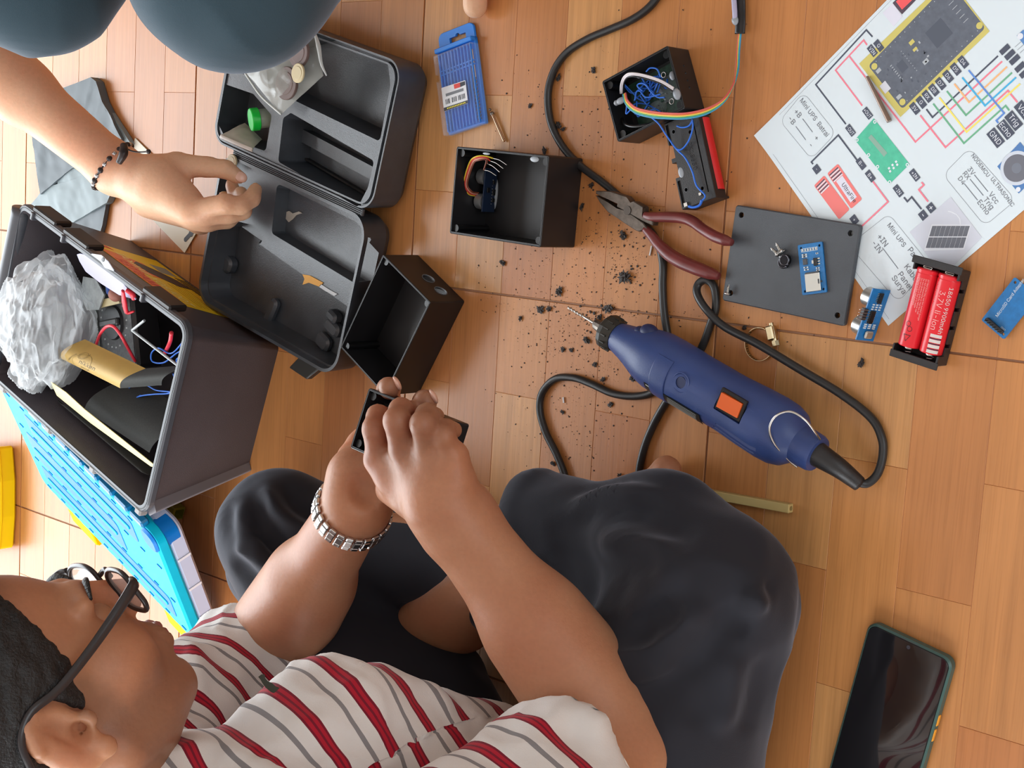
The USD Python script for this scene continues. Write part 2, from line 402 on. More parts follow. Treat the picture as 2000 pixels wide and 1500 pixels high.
word(r5, (1645, 285), 'Vcc', 4.2); word(r5, (1608, 322), 'Trig', 4.2); word(r5, (1565, 340), 'Echo', 4.2)
word(r5, (938, 500), 'Mini UPS', 4.1); word(r5, (868, 578), '+IN', 4.8); word(r5, (828, 622), '-IN', 4.8); word(r5, (1080, 672), 'Panel', 4.8); word(r5, (1056, 790), 'Kabel', 4.8); word(r5, (1012, 842), 'Panel', 4.8); word(r5, (968, 868), 'Surya', 4.8)
for f, a, b in [(r4, (370, 872), (440, 967)), (r4, (320, 928), (390, 1024)), (r5, (1550, 150), (1642, 264)), (r5, (1520, 180), (1610, 291)), (r5, (1480, 212), (1570, 324)), (r5, (908, 658), (1016, 802))]:
    paper.part('caption_line', bar(f(*a), f(*b), .55, ZP + .05, .04), PGREY, smooth=False)
# picture of the development board
def pic(name, f, pts, m, z=.08, r=0.0, h=.05, parent=None, label=None):
    q = sg.Polygon([tuple(f(*p)) for p in pts])
    if r: q = q.buffer(-r).buffer(r, quad_segs=6)
    return paper.part(name, ext(q.intersection(sg.box(0, 0, 210, 297)), h, ZP + z), m, smooth=False, parent=parent, label=label)
PB = P('print_board_dark', (98, 104, 116), .7, noise=(180, .12)); PGOLD = P('print_gold', (208, 196, 110), .7)
pic('board_backing', r4, [(783, 467), (1085, 858), (1738, 230), (1438, -160)], PGOLD, .08)
bd = pic('board_picture', r4, [(850, 482), (1100, 800), (1708, 205), (1445, -130)], PB, .14, 3, label='printed picture of a dark development board')
rr = random.Random(3)
A, B_, C_ = r4(850, 482), r4(1100, 800), r4(1445, -130)
def bp(a, b): return A + (B_ - A) * a + (C_ - A) * b       # a across the board, b along it
def bdot(a, b, w, h, m, z=.2): paper.part('printed_component', ext(sa.translate(sg.box(-w / 2, -h / 2, w / 2, h / 2), *bp(a, b)), .04, ZP + z), m, smooth=False, parent=bd)
PLG = P('print_light_grey', (176, 182, 188), .7); PCH = P('print_chip', (84, 90, 103), .7)
for a in (.05, .95):
    for k in range(15): bdot(a, .08 + k * .06, .7, .7, PLG)
for k in range(8): bdot(.3 + k * .045, .16, .7, 1.8, PLG)
for k in range(9): bdot(.25 + k * .055, .31, .5, .8, PLG)
for k in range(34): bdot(rr.uniform(.15, .85), rr.uniform(.05, .5), rr.uniform(.8, 2.4), rr.uniform(.8, 2.0), rr.choice([PCH, PCH, PB, PLG]))
bdot(.45, .235, 9, 7, PCH, .19); bdot(.5, .66, 17, 17, PCH, .19); bdot(.27, .43, 3.4, 4.6, PGOLD); bdot(.4, .415, 2.4, 4, PGOLD); bdot(.69, .42, 3.6, 5, PLG)
bdot(.5, .0, 8.5, 6.5, P('print_silver', (214, 216, 226), .7), .24); bdot(.2, .045, 3.2, 4.5, PLG); bdot(.8, .045, 3.2, 4.5, PLG)
for k in range(5): bdot(.28 + k * .1, .9, .5, 5, PLG)
for a, b in ((.09, .04), (.91, .04), (.91, .96)):
    paper.part('printed_hole', ext(sg.Point(*bp(a, b)).buffer(2.7), .04, ZP + .25), PGOLD, smooth=False, parent=bd)
# green power board, batteries, panel, sensor, switch
gb = pic('power_board_picture', r4, [(890, 868), (1152, 1203), (1005, 1350), (752, 1025)], P('print_board_green', (84, 192, 158), .7, noise=(150, .1)), .08)
for p in ((898, 893), (768, 1025), (852, 1136), (918, 1222), (1136, 1208), (1006, 1335)):
    paper.part('printed_hole', ext(sg.Point(*r4(*p)).buffer(1.5).difference(sg.Point(*r4(*p)).buffer(.7)), .04, ZP + .16), PTEXT, smooth=False, parent=gb)
pic('printed_chip', r4, [(872, 985), (990, 1120), (965, 1150), (850, 1010)], P('print_chip_grey', (140, 176, 160), .7), .16, parent=gb)
for k in range(6):
    x, y = r4(1010 + (k % 3) * 26 - (k // 3) * 8, 1255 - (k % 3) * 24 + (k // 3) * -22); paper.part('printed_pad', ext(sg.box(x - .9, y - .9, x + .9, y + .9), .04, ZP + .16), PTEXT, smooth=False, parent=gb)
PRED = P('print_red', (240, 128, 124), .7); PLAV = P('print_lavender', (222, 222, 236), .7)
for a, b, lab in (((560, 105), (728, 352), 'light'), ((466, 188), (642, 425), 'red')):
    a, b = r5(*a), r5(*b); d = b - a
    bt = paper.part('battery_picture', ext(sg.LineString([a, b]).buffer(6.4, cap_style=2).buffer(-1.5).buffer(1.5), .05, ZP + .08), PRED, smooth=False)
    if lab == 'light':
        paper.part('printed_band', ext(sg.LineString([a + d * .28, a + d * .88]).buffer(3.7, cap_style=2), .04, ZP + .15), PLAV, smooth=False, parent=bt)
        q = a + d * .42; m = text('UltraFire', 3.6, (q[0] , q[1] - 1.6, ZP + .2), math.atan2(d[1], d[0]), .04); paper.part('lettering', m, INK, smooth=False, parent=bt)
    for k in range(3):
        q = a + d * (.07 + .075 * k); n = np.array([-d[1], d[0]]) / np.linalg.norm(d)
        paper.part('printed_band', bar(q - n * 5.2, q + n * 4.2, 1.0, ZP + .15, .04), PDARK, smooth=False, parent=bt)
        paper.part('printed_band', bar(q - n * 5.2 + d * .035, q + n * 4.2 + d * .035, 1.0, ZP + .15, .04), PTEXT, smooth=False, parent=bt)
pic('panel_backdrop', r5, [(1385, 303), (1602, 585), (1330, 860), (1098, 548)], P('print_pale_grey', (208, 212, 224), .7), .06)
sp = pic('solar_panel_picture', r5, [(1252, 494), (1526, 496), (1478, 668), (1198, 680)], PTEXT, .12)
for k in range(2):
    for j in range(8):
        a, b = .03 + j * .12, .06 + k * .45
        q = lambda s, t: (1252 + (1526 - 1252) * s - (1252 - 1198) * t, 494 + 178 * t)
        pic('printed_cell', r5, [q(a, b), q(a + .113, b), q(a + .113, b + .41), q(a, b + .41)], P('print_cell', (110, 114, 124), .7), .18, parent=sp)
paper.part('printed_cord', pline([r5(*p) for p in [(1452, 494), (1448, 455), (1425, 425), (1390, 408), (1365, 402)]], .9, ZP + .12), PTEXT, smooth=False)
up = pic('ultrasonic_picture', r4, [(1795, 1220), (1952, 1418), (2130, 1245), (1962, 1040)], P('print_blue_board', (84, 128, 184), .7), .08)
for rad, m, z in ((13.2, P('print_ring', (206, 214, 226), .7), .15), (10.6, P('print_dark_disc', (112, 114, 124), .7), .2), (4, PGREY, .25)):
    paper.part('printed_disc', ext(sg.Point(*r4(1937, 1232)).buffer(rad), .04, ZP + z), m, smooth=False, parent=up)
paper.part('printed_hole', ext(sg.Point(*r4(1948, 1388)).buffer(1.9), .04, ZP + .16), PTEXT, smooth=False, parent=up)
mp = pic('module_picture', r4, [(1937, 262), (1985, 218), (2110, 330), (2060, 400), (1990, 330)], P('print_blue_board2', (92, 138, 196), .7), .08)
paper.part('printed_hole', ext(sg.Point(*r4(1963, 266)).buffer(2.4), .04, ZP + .16), PTEXT, smooth=False, parent=mp)
for k in range(3): paper.part('printed_line', bar(r4(1925 + 18 * k, 345 + 22 * k), r4(1985 + 18 * k, 292 + 22 * k), .35, ZP + .05), PTHIN, smooth=False)
sw = pic('switch_picture', r4, [(1028, 22), (1097, 106), (1200, 0), (1135, -80)], P('print_switch_dark', (84, 70, 84), .7), .08)
pic('printed_rocker', r4, [(1053, 12), (1097, 72), (1178, -5), (1130, -60)], P('print_rocker_red', (240, 92, 96), .7), .15, parent=sw)
pic('printed_patch', r4, [(955, 95), (1035, 195), (1100, 120), (1030, 25)], PLAV, .05)

# ================================================================== PROJECT BOXES, COVER PLATE, ELECTRONICS
BOX = P('project_box_plastic', (30, 29, 31), .38, noise=(30, .2), bump=(1500, .00008))
BOXIN = P('project_box_inner', (17, 17, 19), .3)
BOSS = P('screw_boss', (72, 74, 78), .4)
def project_box(name, label, loc, rz, w, d, h, holes=None, wall=2.2, M=None, cat='box'):
    """open plastic box, mouth up; origin at the centre of its bottom"""
    t = Thing(name, label, cat, loc, rz, M=M)
    body = slab(rrect(w, d, 2.2, 4), 0, h, .6) - m3.Manifold.cube((w - 2 * wall, d - 2 * wall, h)).translate((-w / 2 + wall, -d / 2 + wall, wall))
    if holes is not None: body = body - holes
    body = body - (ext(rrect(w - 2, d - 2, 1.5, 4).difference(rrect(w - 2.8, d - 2.8, 1.5, 4)), 2, h - .6))
    t.part('shell', body, BOX)
    for sx in (-1, 1):
        for sy in (-1, 1):
            x, y = sx * (w / 2 - 6.0), sy * (d / 2 - 6.0)
            post = (cyl(3.6, h - 5, wall) + cbox(min(x, x + sx * 4) - x, max(x, x + sx * 4) - x, -2.5, 2.5, wall, h - 5.2, .2) + cbox(-2.5, 2.5, min(0, sy * 4), max(0, sy * 4), wall, h - 5.2, .2)).translate((x, y, 0))
            b = t.part('corner_post', post, BOXIN)
            t.part('screw_insert', (cyl(2.5, .7, h - 5.1) - cyl(1.2, 2, h - 5.6)).translate((x, y, 0)), BOSS, parent=b)
    return t
def rect_frame(p00, p10, p01, z):
    a, b, c = at(*p00, z), at(*p10, z), at(*p01, z)
    return math.atan2(b[1] - a[1], b[0] - a[0])
# box with the sensor glued inside (mouth up)
c4 = np.mean([at(892, 286, .05), at(1073, 303, .05), at(1055, 485, .05), at(877, 455, .05)], axis=0)
rz2 = math.radians(-2.4)
bx = project_box('project_box', 'open black plastic box with red and yellow wires and a glued sensor inside', (c4[0], c4[1], 0), rz2, 123, 86.5, 50)
L = lambda px, py, z: bx.loc(px, py, z)
PCB = P('navy_circuit_board', (24, 40, 66), .4)
q0 = L(946, 365, .008)
sM = bx.M @ np.array([[0, 0, 1, -.0475], [0, 1, 0, .0025], [-1, 0, 0, .0125], [0, 0, 0, 1.0]])
sens = Thing('sensor_board', 'dark sensor board with two round transducers glued inside the open black box', 'circuit board', M=sM)
sens.part('board', cbox(-9, 9, -22, 22, 0, 1.4, .2), PCB)
for y in (13, -12): 
    cn = sens.part('transducer', lathe([(0, -10), (8, -10), (8, -1), (0, -1)], 28).translate((-2.5, y, 0)), P('transducer_metal', (165, 168, 170), .4, .7))
for k in range(9): sens.part('solder_pin', cbox(2.5, 3.2, -14 + k * 3, -13.3 + k * 3, 1.4, 2.2, .1), METAL)
for x, y, a, b in ((4, 8, 3, 4), (5, -2, 4, 6), (5, -10, 4, 4), (-3, 0, 4, 5)): sens.part('chip', cbox(x - a / 2, x + a / 2, y - b / 2, y + b / 2, 1.4, 2.8, .2), BLACKG)
sens.part('glue_blob', ball(6, (10, -4, 0), 16, (.5, 2.6, .5)), GLUE)
for k, (nm, col) in enumerate((('yellow_wire', (236, 208, 60)), ('red_wire', (214, 62, 52)), ('pink_wire', (222, 150, 130)), ('brown_wire', (120, 60, 40)))):
    m = P(nm, col, .4); d = 2.6 * k
    pts = [at(930 + k * 1.6, 383 - d * .8, .018), at(914 + d, 378 - d * .5, .030), at(906 + d * .9, 358, .036), at(917 + d, 318 + d * .3, .040), at(930 + d * .7, 306 + d * .9, .042), at(948 + d * .2, 305 + d, .040), at(963 - k * 6, 309 + k * 5 + (k == 3) * 8, .036)]
    pts = [bx.w2l(p) for p in pts]
    w_ = bx.part('wire', tube(pts, .85, 8), m, smooth=True, label=nm.replace('_', ' ') + ' soldered to the sensor board')
    e = bx.w2l(at(990 - k * 7, 322 + k * 7, .032))
    bx.part('stripped_end', tube([pts[-1], (pts[-1] + e) / 2 + [0, 1.5, 1], e], .5, 6), METAL, smooth=True, parent=w_)
for b_ in (ball(3.5, tuple(L(1044, 311, .044)), 14, (1.6, .8, .5)), ball(2.5, tuple(L(950, 300, .048)), 14, (2, .5, .5)), ball(3, tuple(L(896, 385, .030)), 14, (.6, 2.2, .8))): bx.part('glue_blob', b_, GLUE)
# box with the two round holes, leaning by the case (mouth up)
c4 = np.mean([at(748, 496, .05), at(839, 588, .05), at(758, 758, .05), at(672, 665, .05)], axis=0)
th = rect_frame((672, 665), (748, 496), (839, 588), .05)
hw = [m3.Manifold.cylinder(20, 8, 8, 28).rotate((90, 0, 0)).translate((0, 0, 0))]
a3 = at(839, 588, .05) - at(748, 496, .05)
th3 = math.atan2(a3[1], a3[0])
w3, d3 = 86.5, 122.0
H2 = m3.Manifold()
for xx in (2, 24): H2 = H2 + m3.Manifold.cylinder(14, 7.5, 7.5, 28).rotate((90, 0, 0)).translate((xx, d3 / 2 + 7, 20))
e1 = np.array([math.cos(th3), math.sin(th3)]); e2 = np.array([math.sin(th3), -math.cos(th3)])
top = at(748, 496, .05)[:2]
cc = top + e1 * w3 / 2000 + e2 * d3 / 2000
b3 = project_box('project_box', 'empty open black box with two round side holes, beside the open tool case', (cc[0], cc[1], 0), th3, w3, d3, 50, holes=H2)
for xx in (2, 24): b3.part('hole_rim', (m3.Manifold.cylinder(1.2, 7.6, 7.6, 28) - m3.Manifold.cylinder(3, 6.9, 6.9, 28).translate((0, 0, -1))).rotate((90, 0, 0)).translate((xx, d3 / 2 + .5, 20)), P('scraped_plastic', (96, 100, 104), .5))
# small box with the glued circuit
a1, b1_, c1 = at(1175, 160, .031), at(1305, 89, .031), at(1206, 276, .031)
t1 = math.atan2(b1_[1] - a1[1], b1_[0] - a1[0])
ctr = np.mean([at(1175, 160, .031), at(1305, 89, .031), at(1337, 212, .031), at(1206, 276, .031)], axis=0)
pinholes = m3.Manifold()
for k in range(4): pinholes = pinholes + m3.Manifold.cylinder(8, 1.2, 1.2, 14).rotate((0, 90, 0)).translate((36, 12 - k * 7, 15))
sb = project_box('project_box', 'small open black box crammed with blue wire and a rainbow ribbon cable', (ctr[0], ctr[1], 0), t1, 80, 60, 31, holes=pinholes)
sb.part('circuit_board', cbox(-30, 30, -22, 24, 4, 5.6, .2), P('green_circuit_board', (30, 62, 46), .35, noise=(300, .5)))
rw = random.Random(11)
for k in range(26): 
    x, y = rw.uniform(-18, 26), rw.uniform(-16, 18); s = rw.uniform(1.2, 4)
    sb.part('component', cbox(x, x + s, y, y + rw.uniform(1.2, 4), 5.6, rw.uniform(6.5, 9), .2), rw.choice([BLACKG, P('solder_bright', (170, 175, 172), .3, .8), P('green_circuit_board', (0, 0, 0)), BLACKG]))
sb.part('glue_pool', ball(14, (14, 2, 6), 24, (1.1, .9, .3)), clear('glue_clear', (190, 200, 204), .12, .12)); sb.part('glue_pool', ball(9, (-6, -10, 6), 20, (1.4, .9, .35)), clear('glue_clear', (0, 0, 0)))
for k in range(9):
    x, y = rw.uniform(-20, 22), rw.uniform(-16, 16)
    pts = [(x + rw.uniform(-13, 13), y + rw.uniform(-10, 10), rw.uniform(8, 18)) for _ in range(5)]
    sb.part('blue_wire', tube(pts, .75, 7, 8), BLUEW, smooth=True)
SL = lambda px, py, z: sb.loc(px, py, z)
for pts in ([(1255, 178), (1245, 168), (1250, 163), (1262, 166), (1272, 180), (1285, 190), (1298, 190)], [(1240, 196), (1243, 180), (1250, 178), (1262, 190), (1290, 184)], [(1218, 196), (1224, 205), (1223, 222), (1232, 214)], [(1262, 140), (1270, 133), (1283, 135), (1290, 150)]):
    sb.part('blue_wire', tube([SL(*p, .03) for p in pts], .75, 7, 8), BLUEW, smooth=True)
WW, GW = P('white_wire', (226, 220, 224), .4), P('grey_wire', (150, 146, 150), .4)
for k in range(3):
    d = 3.0 * k
    sb.part('wire', tube([SL(1212 + d, 182, .022), SL(1213 + d, 165 - d * .3, .033), SL(1219 + d, 150 + d * .4, .041), SL(1232 + d * .6, 143 + d, .044), SL(1260, 147 + d, .043), SL(1290, 157 + d, .040), SL(1316 - k, 172 + d, .036)], .9, 8), (WW, WW, BLACKG)[k], smooth=True)
for k, c in enumerate(('white_wire',)): pass
for b_ in (ball(4.2, tuple(SL(1322, 184, .033)), 16, (.9, 1.3, .7)), ball(3.5, tuple(SL(1212, 197, .031)), 16, (1.5, .9, .7)), ball(2.6, tuple(SL(1204, 201, .031)), 14), ball(3, tuple(SL(1313, 148, .026)), 14, (1, 1.4, .6)), ball(2.6, tuple(SL(1248, 148, .022)), 14)): sb.part('glue_blob', b_, P('hot_glue_cloudy', (150, 156, 164), .3))
for p in ((1296, 146), (1312, 198)): sb.part('ring_lug', T(trimesh.creation.torus(2.4, .5, 24, 8), tuple(SL(*p, .016))), METAL, smooth=True)
sb.part('black_wire', tube([SL(1216, 232, .02), SL(1222, 243, .026), SL(1240, 247, .028), SL(1270, 243, .027), SL(1300, 238, .02), SL(1318, 236, .012)], 1.6, 8), BLACKG, smooth=True)
RB = [(196, 74, 66), (206, 96, 52), (228, 196, 66), (66, 150, 92), (52, 120, 186), (150, 96, 160)]
for k, c in enumerate([(214, 96, 92), (220, 110, 60), (236, 206, 84), (86, 168, 110), (60, 150, 190)]):
    d = k * 2.6; e = (k - 2) * 1.0
    pts = [at(1222 - d * .5, 182 + d * .3, .034), at(1226 - d * .3, 196 + d * .8, .043), at(1242 - d * .1, 210 + d, .047), at(1268, 217 + d * 1.1, .049), at(1300, 221 + d, .050), at(1340, 221 + d, .050), at(1380, 212 + d, .046), at(1412, 194 + d * .7, .036), at(1432, 165 + d * .3, .022), at(1440 + e, 135, .010), at(1442 + e, 100, .006), at(1445 + e, 66, .006)]
    sb.part('ribbon_wire', tube([sb.w2l(p) for p in pts], .8, 8), P(f'ribbon_{k}', c, .4), smooth=True, label='one coloured strand of the rainbow ribbon cable')
sb.part('heat_shrink', tube([sb.w2l(at(1445, 66, .006)), sb.w2l(at(1446, 45, .006)), sb.w2l(at(1446, 20, .005)), sb.w2l(at(1445, -10, .005))], 3.4, 10, flat=(1.6, .7)), BLACKG, smooth=True)
sb.part('connector', tube([sb.w2l(at(1436, 40, .008)), sb.w2l(at(1435, 20, .009)), sb.w2l(at(1433, -10, .009))], 2.4, 8), P('lilac_wire', (176, 172, 200), .4), smooth=True)
sb.part('connector_glue', ball(3.4, tuple(sb.w2l(at(1436, 40, .008))), 14, (1, 1.3, .8)), P('hot_glue_cloudy', (0, 0, 0)))
# battery holder lying upside down
ho, hrz, hl = frame((1296, 243), (1332, 410), .021)
e = at(1360, 228, .021) - at(1296, 243, .021)
hd = Thing('battery_holder', 'black battery holder lying face down, blue wires across its back, beside the pliers', 'battery holder', (ho[0], ho[1], 0), hrz)
HW = 38
hb = cbox(0, hl, 0, HW, 4, 21, .5) - m3.Manifold.cube((hl - 5, HW - 3, 14)).translate((2.5, 1.5, -1)) + cbox(0, 2, 0, HW, 0, 6, .3) + cbox(hl - 2, hl, 0, HW, 0, 6, .3)
for x0, x1 in ((20, 33), (37, 51)): hb = hb - m3.Manifold.cube((x1 - x0, 6, 14)).translate((x0, -1, 12 if x0 < 30 else 9))
for x0, x1 in ((2, 24), (54, hl - 2)): hb = hb - m3.Manifold.cube((x1 - x0, 3.2, 4)).translate((x0, 1.6, 19))
hb = hb - m3.Manifold.cube((hl - 12, 1.2, 3)).translate((5, HW - 7, 19.6))
for x, y in ((10, 9), (hl - 16, 9), (16, HW - 12), (hl - 12, HW - 12)): hb = hb - cyl(1.6, 6, 17, 16).translate((x, y, 0))
hd.part('tray', hb, BLACK)
for x, y in ((10, 9), (hl - 16, 9)): hd.part('hole_rim', (cyl(2.3, .3, 20.9, 18) - cyl(1.7, 2, 20, 18)).translate((x, y, 0)), BOSS)
hd.part('moulded_lettering', T(text('2X18650', 4.2, (0, 0, 0), 0, .3), (24, HW - 17, 20.9)), P('moulded_text', (44, 44, 46), .3))
hd.part('battery_in_holder', T(tube([(6, HW - 9.5, 9.5), (hl - 8, HW - 9.5, 9.5)], 9.2, 24, smooth=False), (0, 2.2, 0)), P('battery_red', (214, 40, 44), .3), smooth=30, label='red battery showing below the tray edge')
hd.part('solder_lug', [cbox(hl - 5, hl - 1, 4, 8, 20.5, 23, .3), cbox(2, 5, 26, 30, 20.5, 23, .3), cbox(hl - 9, hl - 6, 22, 25, 20.8, 23, .3)], METAL)
HL = lambda px, py, z=.025: hd.loc(px, py, z)
hd.part('blue_wire', tube([HL(1352, 233), HL(1353, 250), HL(1345, 275), HL(1332, 291), HL(1322, 291), HL(1312, 280, .027)], .8, 7), BLUEW, smooth=True)
hd.part('blue_wire', tube([sb_ for sb_ in (HL(1262, 222, .03), HL(1285, 240, .033), HL(1300, 262, .03), HL(1320, 290), HL(1338, 308), HL(1352, 335), HL(1360, 362), HL(1376, 380), HL(1375, 388), HL(1368, 393))], .8, 7), BLUEW, smooth=True)
hd.part('blue_wire', tube([HL(1371, 391), HL(1366, 401), HL(1354, 405), HL(1345, 403)], 1.2, 7), BLUEW, smooth=True)
hd.part('blue_wire', tube([HL(1352, 236), HL(1345, 246), HL(1332, 249), HL(1322, 246)], .8, 7), BLUEW, smooth=True)
hd.part('glue_blob', ball(3, tuple(HL(1330, 337, .021)), 14, (1.6, 1, .25)), P('hot_glue_cloudy', (0, 0, 0)))
# the cover plate with what lies on it
lo, lrz, ll = frame((1437, 400), (1684, 440), .006)
lid = Thing('box_cover', 'flat black cover plate with corner holes, screws and a blue module on it', 'cover', (lo[0], lo[1], 0), lrz)
LW, LD = 125.5, 85.5
pl = sg.box(0, -LD, LW, 0).buffer(-3).buffer(3)
lid.part('plate', slab(pl, 0.9, 6.2, .9) - m3.Manifold.batch_boolean([cyl(2.6, 20, -5, 20).translate((x, y, 0)) for x, y in ((7.5, -8), (LW - 8, -8), (8, -LD + 8), (LW - 8, -LD + 8))], m3.OpType.Add), P('cover_plastic', (66, 70, 76), .42, noise=(30, .12), bump=(1600, .00018)))
for x, y in ((7.5, -8), (LW - 8, -8), (LW - 8, -LD + 8)): lid.part('hole_sleeve', (cyl(2.6, 4, 1.2, 20) - cyl(2.2, 6, 1.0, 20)).translate((x, y, 0)), BLACKG)
ZL = .0062
def screw(name, label, head, tip, z0, z1, group=None):
    """pan-head self-tapping screw from head to tip (pixels), heights in m"""
    a, b = at(*head, z0), at(*tip, z1)
    d = b - a; ln = np.linalg.norm(d); d /= ln; ln *= 1000
    x = np.cross([0, 0, 1], d); x /= np.linalg.norm(x); y = np.cross(d, x)
    M = np.eye(4); M[:3, 0], M[:3, 1], M[:3, 2], M[:3, 3] = x, y, d, a
    t = Thing(name, label, 'screw', M=M, group=group)
    t.part('head', lathe([(0, 0), (2.4, 0), (2.9, .5), (2.9, 1.2), (2.0, 2.0), (0, 2.0)], 20) - cbox(-1.7, 1.7, -.35, .35, -1, .8, .05) - cbox(-.35, .35, -1.7, 1.7, -1, .8, .05), METAL)
    prof = [(0, 1.8)]; z = 1.8
    while z < ln - 2.2: prof += [(1.0, z), (1.45, z + .45), (1.0, z + .9)]; z += .9
    prof += [(1.0, z), (.1, ln), (0, ln)]
    t.part('thread', lathe(prof, 14), METAL)
screw('screw', 'single silver screw standing near the front left corner of the cover plate', (1420.5, 575), (1424, 555), ZL + .003, ZL + .0035)
screw('screw', 'topmost silver screw of the little pile on the cover plate, pointing up', (1525, 492), (1515, 474), ZL + .004, ZL + .008)
screw('screw', 'left silver screw of the little pile on the cover plate, pointing left', (1520, 497), (1505, 484), ZL + .003, ZL + .007)
screw('screw', 'silver screw lying low across the little pile beside the dark magnet discs', (1516, 496), (1533, 489), ZL + .003, ZL + .003)
screw('screw', 'silver screw with its head against the dark magnet discs in the little pile', (1530, 503), (1521, 501), ZL + .003, ZL + .004)
for k, (p, z, ri) in enumerate((((1533, 513), .0, 'lower dark glossy magnet disc beside the screws'), ((1536, 508), .004, 'upper dark glossy magnet disc leaning on another beside the screws'))):
    w = at(*p, ZL + z)
    t = Thing('magnet_disc', ri, 'magnet', (w[0], w[1], ZL + z))
    t.part('disc', lathe([(0, 0), (4.6, 0), (5.2, .5), (5.2, 3), (4.6, 3.6), (0, 3.6)], 28), P('dark_chrome', (40, 40, 44), .12, .9))
    t.part('rim', T(trimesh.creation.torus(4.4, .45, 28, 8), (0, 0, 3.6)), P('dark_chrome_rim', (110, 110, 116), .15, 1.0), smooth=True)
# micro SD module face up
SDB = P('blue_circuit_board', (26, 110, 172), .35, noise=(200, .15)); SILK = P('silkscreen', (206, 216, 222), .5); TIN = P('tin_metal', (196, 196, 190), .35, .9)
so, srz, sl = frame((1558, 479), (1603, 472), ZL + .0016)
sd = Thing('memory_card_module', 'blue memory card module with a silver card slot, face up on the black cover plate', 'circuit board', (so[0], so[1], ZL), srz)
sd.part('board', ext(rrect(24, 43, 1.2, 4, 12, -21.5).difference(sg.MultiPoint([(3, -3), (21, -3), (21, -40), (3, -40)]).buffer(1.1)), 1.6, .15), SDB)
sl_ = sd.part('card_slot', cbox(5, 19.5, -41, -25.5, 1.7, 3.6, .3), TIN)
sd.part('slot_edge', [cbox(5.5, 19, -25.6, -24.4, 1.7, 3.0, .1), cbox(17.5, 19, -35, -31, 3.5, 3.8, .1), cbox(4.2, 5.2, -28, -26.5, 1.7, 2.4, .1), cbox(19.3, 20.6, -34, -32.5, 1.7, 2.4, .1)], BOSS, parent=sl_)
hdp = sd.part('pin_row', ext(sg.box(3, -6.6, 19, -3.6).difference(sg.box(3.4, -6.2, 18.6, -4.0)), .1, 1.75), SILK)
for k in range(6): sd.part('pin_pad', cyl(.95, .35, 1.75, 14).translate((4.6 + k * 2.6, -5.1, 0)), TIN, parent=hdp)
ch = sd.part('regulator', cbox(14.5, 18, -19.5, -13, 1.7, 3.3, .3), BLACKG)
for k in range(3): sd.part('lead', cbox(18, 20.5, -18.8 + k * 2.2, -17.6 + k * 2.2, 1.7, 2.3, .1), TIN, parent=ch)
sd.part('lead', cbox(12.4, 14.5, -17.6, -14.6, 1.7, 2.3, .1), TIN, parent=ch)
ic = sd.part('chip', cbox(4.2, 8, -17.6, -12.4, 1.7, 2.9, .2), P('chip_grey', (74, 76, 80), .4))
for k in range(4):
    for s in (-1, 1): sd.part('lead', cbox(6.1 + s * 2 - .5, 6.1 + s * 2 + .5, -17.0 + k * 1.3, -16.5 + k * 1.3, 1.7, 2.0, .05), TIN, parent=ic)
for x, y, w, h in ((3.4, -11.4, 5, 1.5), (3.4, -9.6, 5, 1.4), (4, -20.5, 4.6, 1.3), (4.2, -22.5, 4.6, 1.3), (17, -10, 2.4, 1.4), (16, -22.4, 3.4, 1.4), (16, -24.2, 3.4, 1.2)):
    r_ = sd.part('resistor', cbox(x, x + w, y, y + h, 1.7, 2.3, .1), SILK)
    sd.part('resistor_body', cbox(x + w * .3, x + w * .7, y + .1, y + h - .1, 1.75, 2.5, .1), BOSS, parent=r_)
# micro SD module face down, at the right edge
o2, rz_, l2 = frame((1917, 625), (1983, 540), .004)
sd2 = Thing('memory_card_module', 'blue memory card module lying face down with a black pin header, at the right edge', 'circuit board', (o2[0], o2[1], .003), rz_)
sd2.part('board', ext(rrect(43, 24, 1.5, 4, 21.5, -12).difference(sg.MultiPoint([(3, -3), (40, -3), (40, -21), (3, -21)]).buffer(1.1)), 1.6, 0), SDB)
sd2.part('card_slot', cbox(25, 41, -19, -5, -2.9, 0, .3), TIN)
sd2.part('lettering', text('MicroSD Card Adapter', 2.5, (10, -9.2, 1.62), math.radians(2), .08), SILK, smooth=False)
pb = sd2.part('pin_header', cbox(2.6, 5.6, -20.5, -3.5, 1.6, 4.6, .3), BLACK)
for k in range(6):
    sd2.part('pin', [cbox(3.7, 4.4, -19.4 + k * 2.75, -18.7 + k * 2.75, 4.6, 10, .1)], P('pin_gold', (90, 84, 70), .3, .8), parent=pb)
sd2.part('lettering', text('GND', 1.5, (7, -20.5, 1.62), math.radians(90), .06), SILK, smooth=False)
# ultrasonic sensor, tipped against the paper
us = Thing('ultrasonic_sensor', 'blue ultrasonic sensor board tipped on its two silver transducer cans, between cover plate and batteries', 'sensor')
# board frame: x along the long side, y across, z normal; tilted so that its cans point left and down
ex = at(1705, 566, .0205) - at(1672, 664, .0205); ex /= np.linalg.norm(ex)
nn = np.cross(ex, [0, 0, 1.0]); nn /= np.linalg.norm(nn)                       # horizontal, to the right
tilt = math.radians(74)
ey = nn * math.cos(tilt) + np.array([0, 0, -1.0]) * math.sin(tilt); ez = np.cross(ex, -ey) * -1
ez = np.cross(ex, ey); ez = ez if ez[2] > 0 else -ez
M = np.eye(4); M[:3, 0], M[:3, 1], M[:3, 2] = ex, ey, ez; M[:3, 3] = at(1672, 664, .0205)
us.M = M
UsdGeom.Xformable(us.prim).ClearXformOpOrder(); UsdGeom.Xformable(us.prim).AddTransformOp(opSuffix='place').Set(Gf.Matrix4d(*M.T.ravel().tolist()))
flip = np.sign(np.dot(np.cross(ex, ey), ez))
us.part('board', cbox(0, 45, 0, 20, -1.6, 0, .2), SDB)
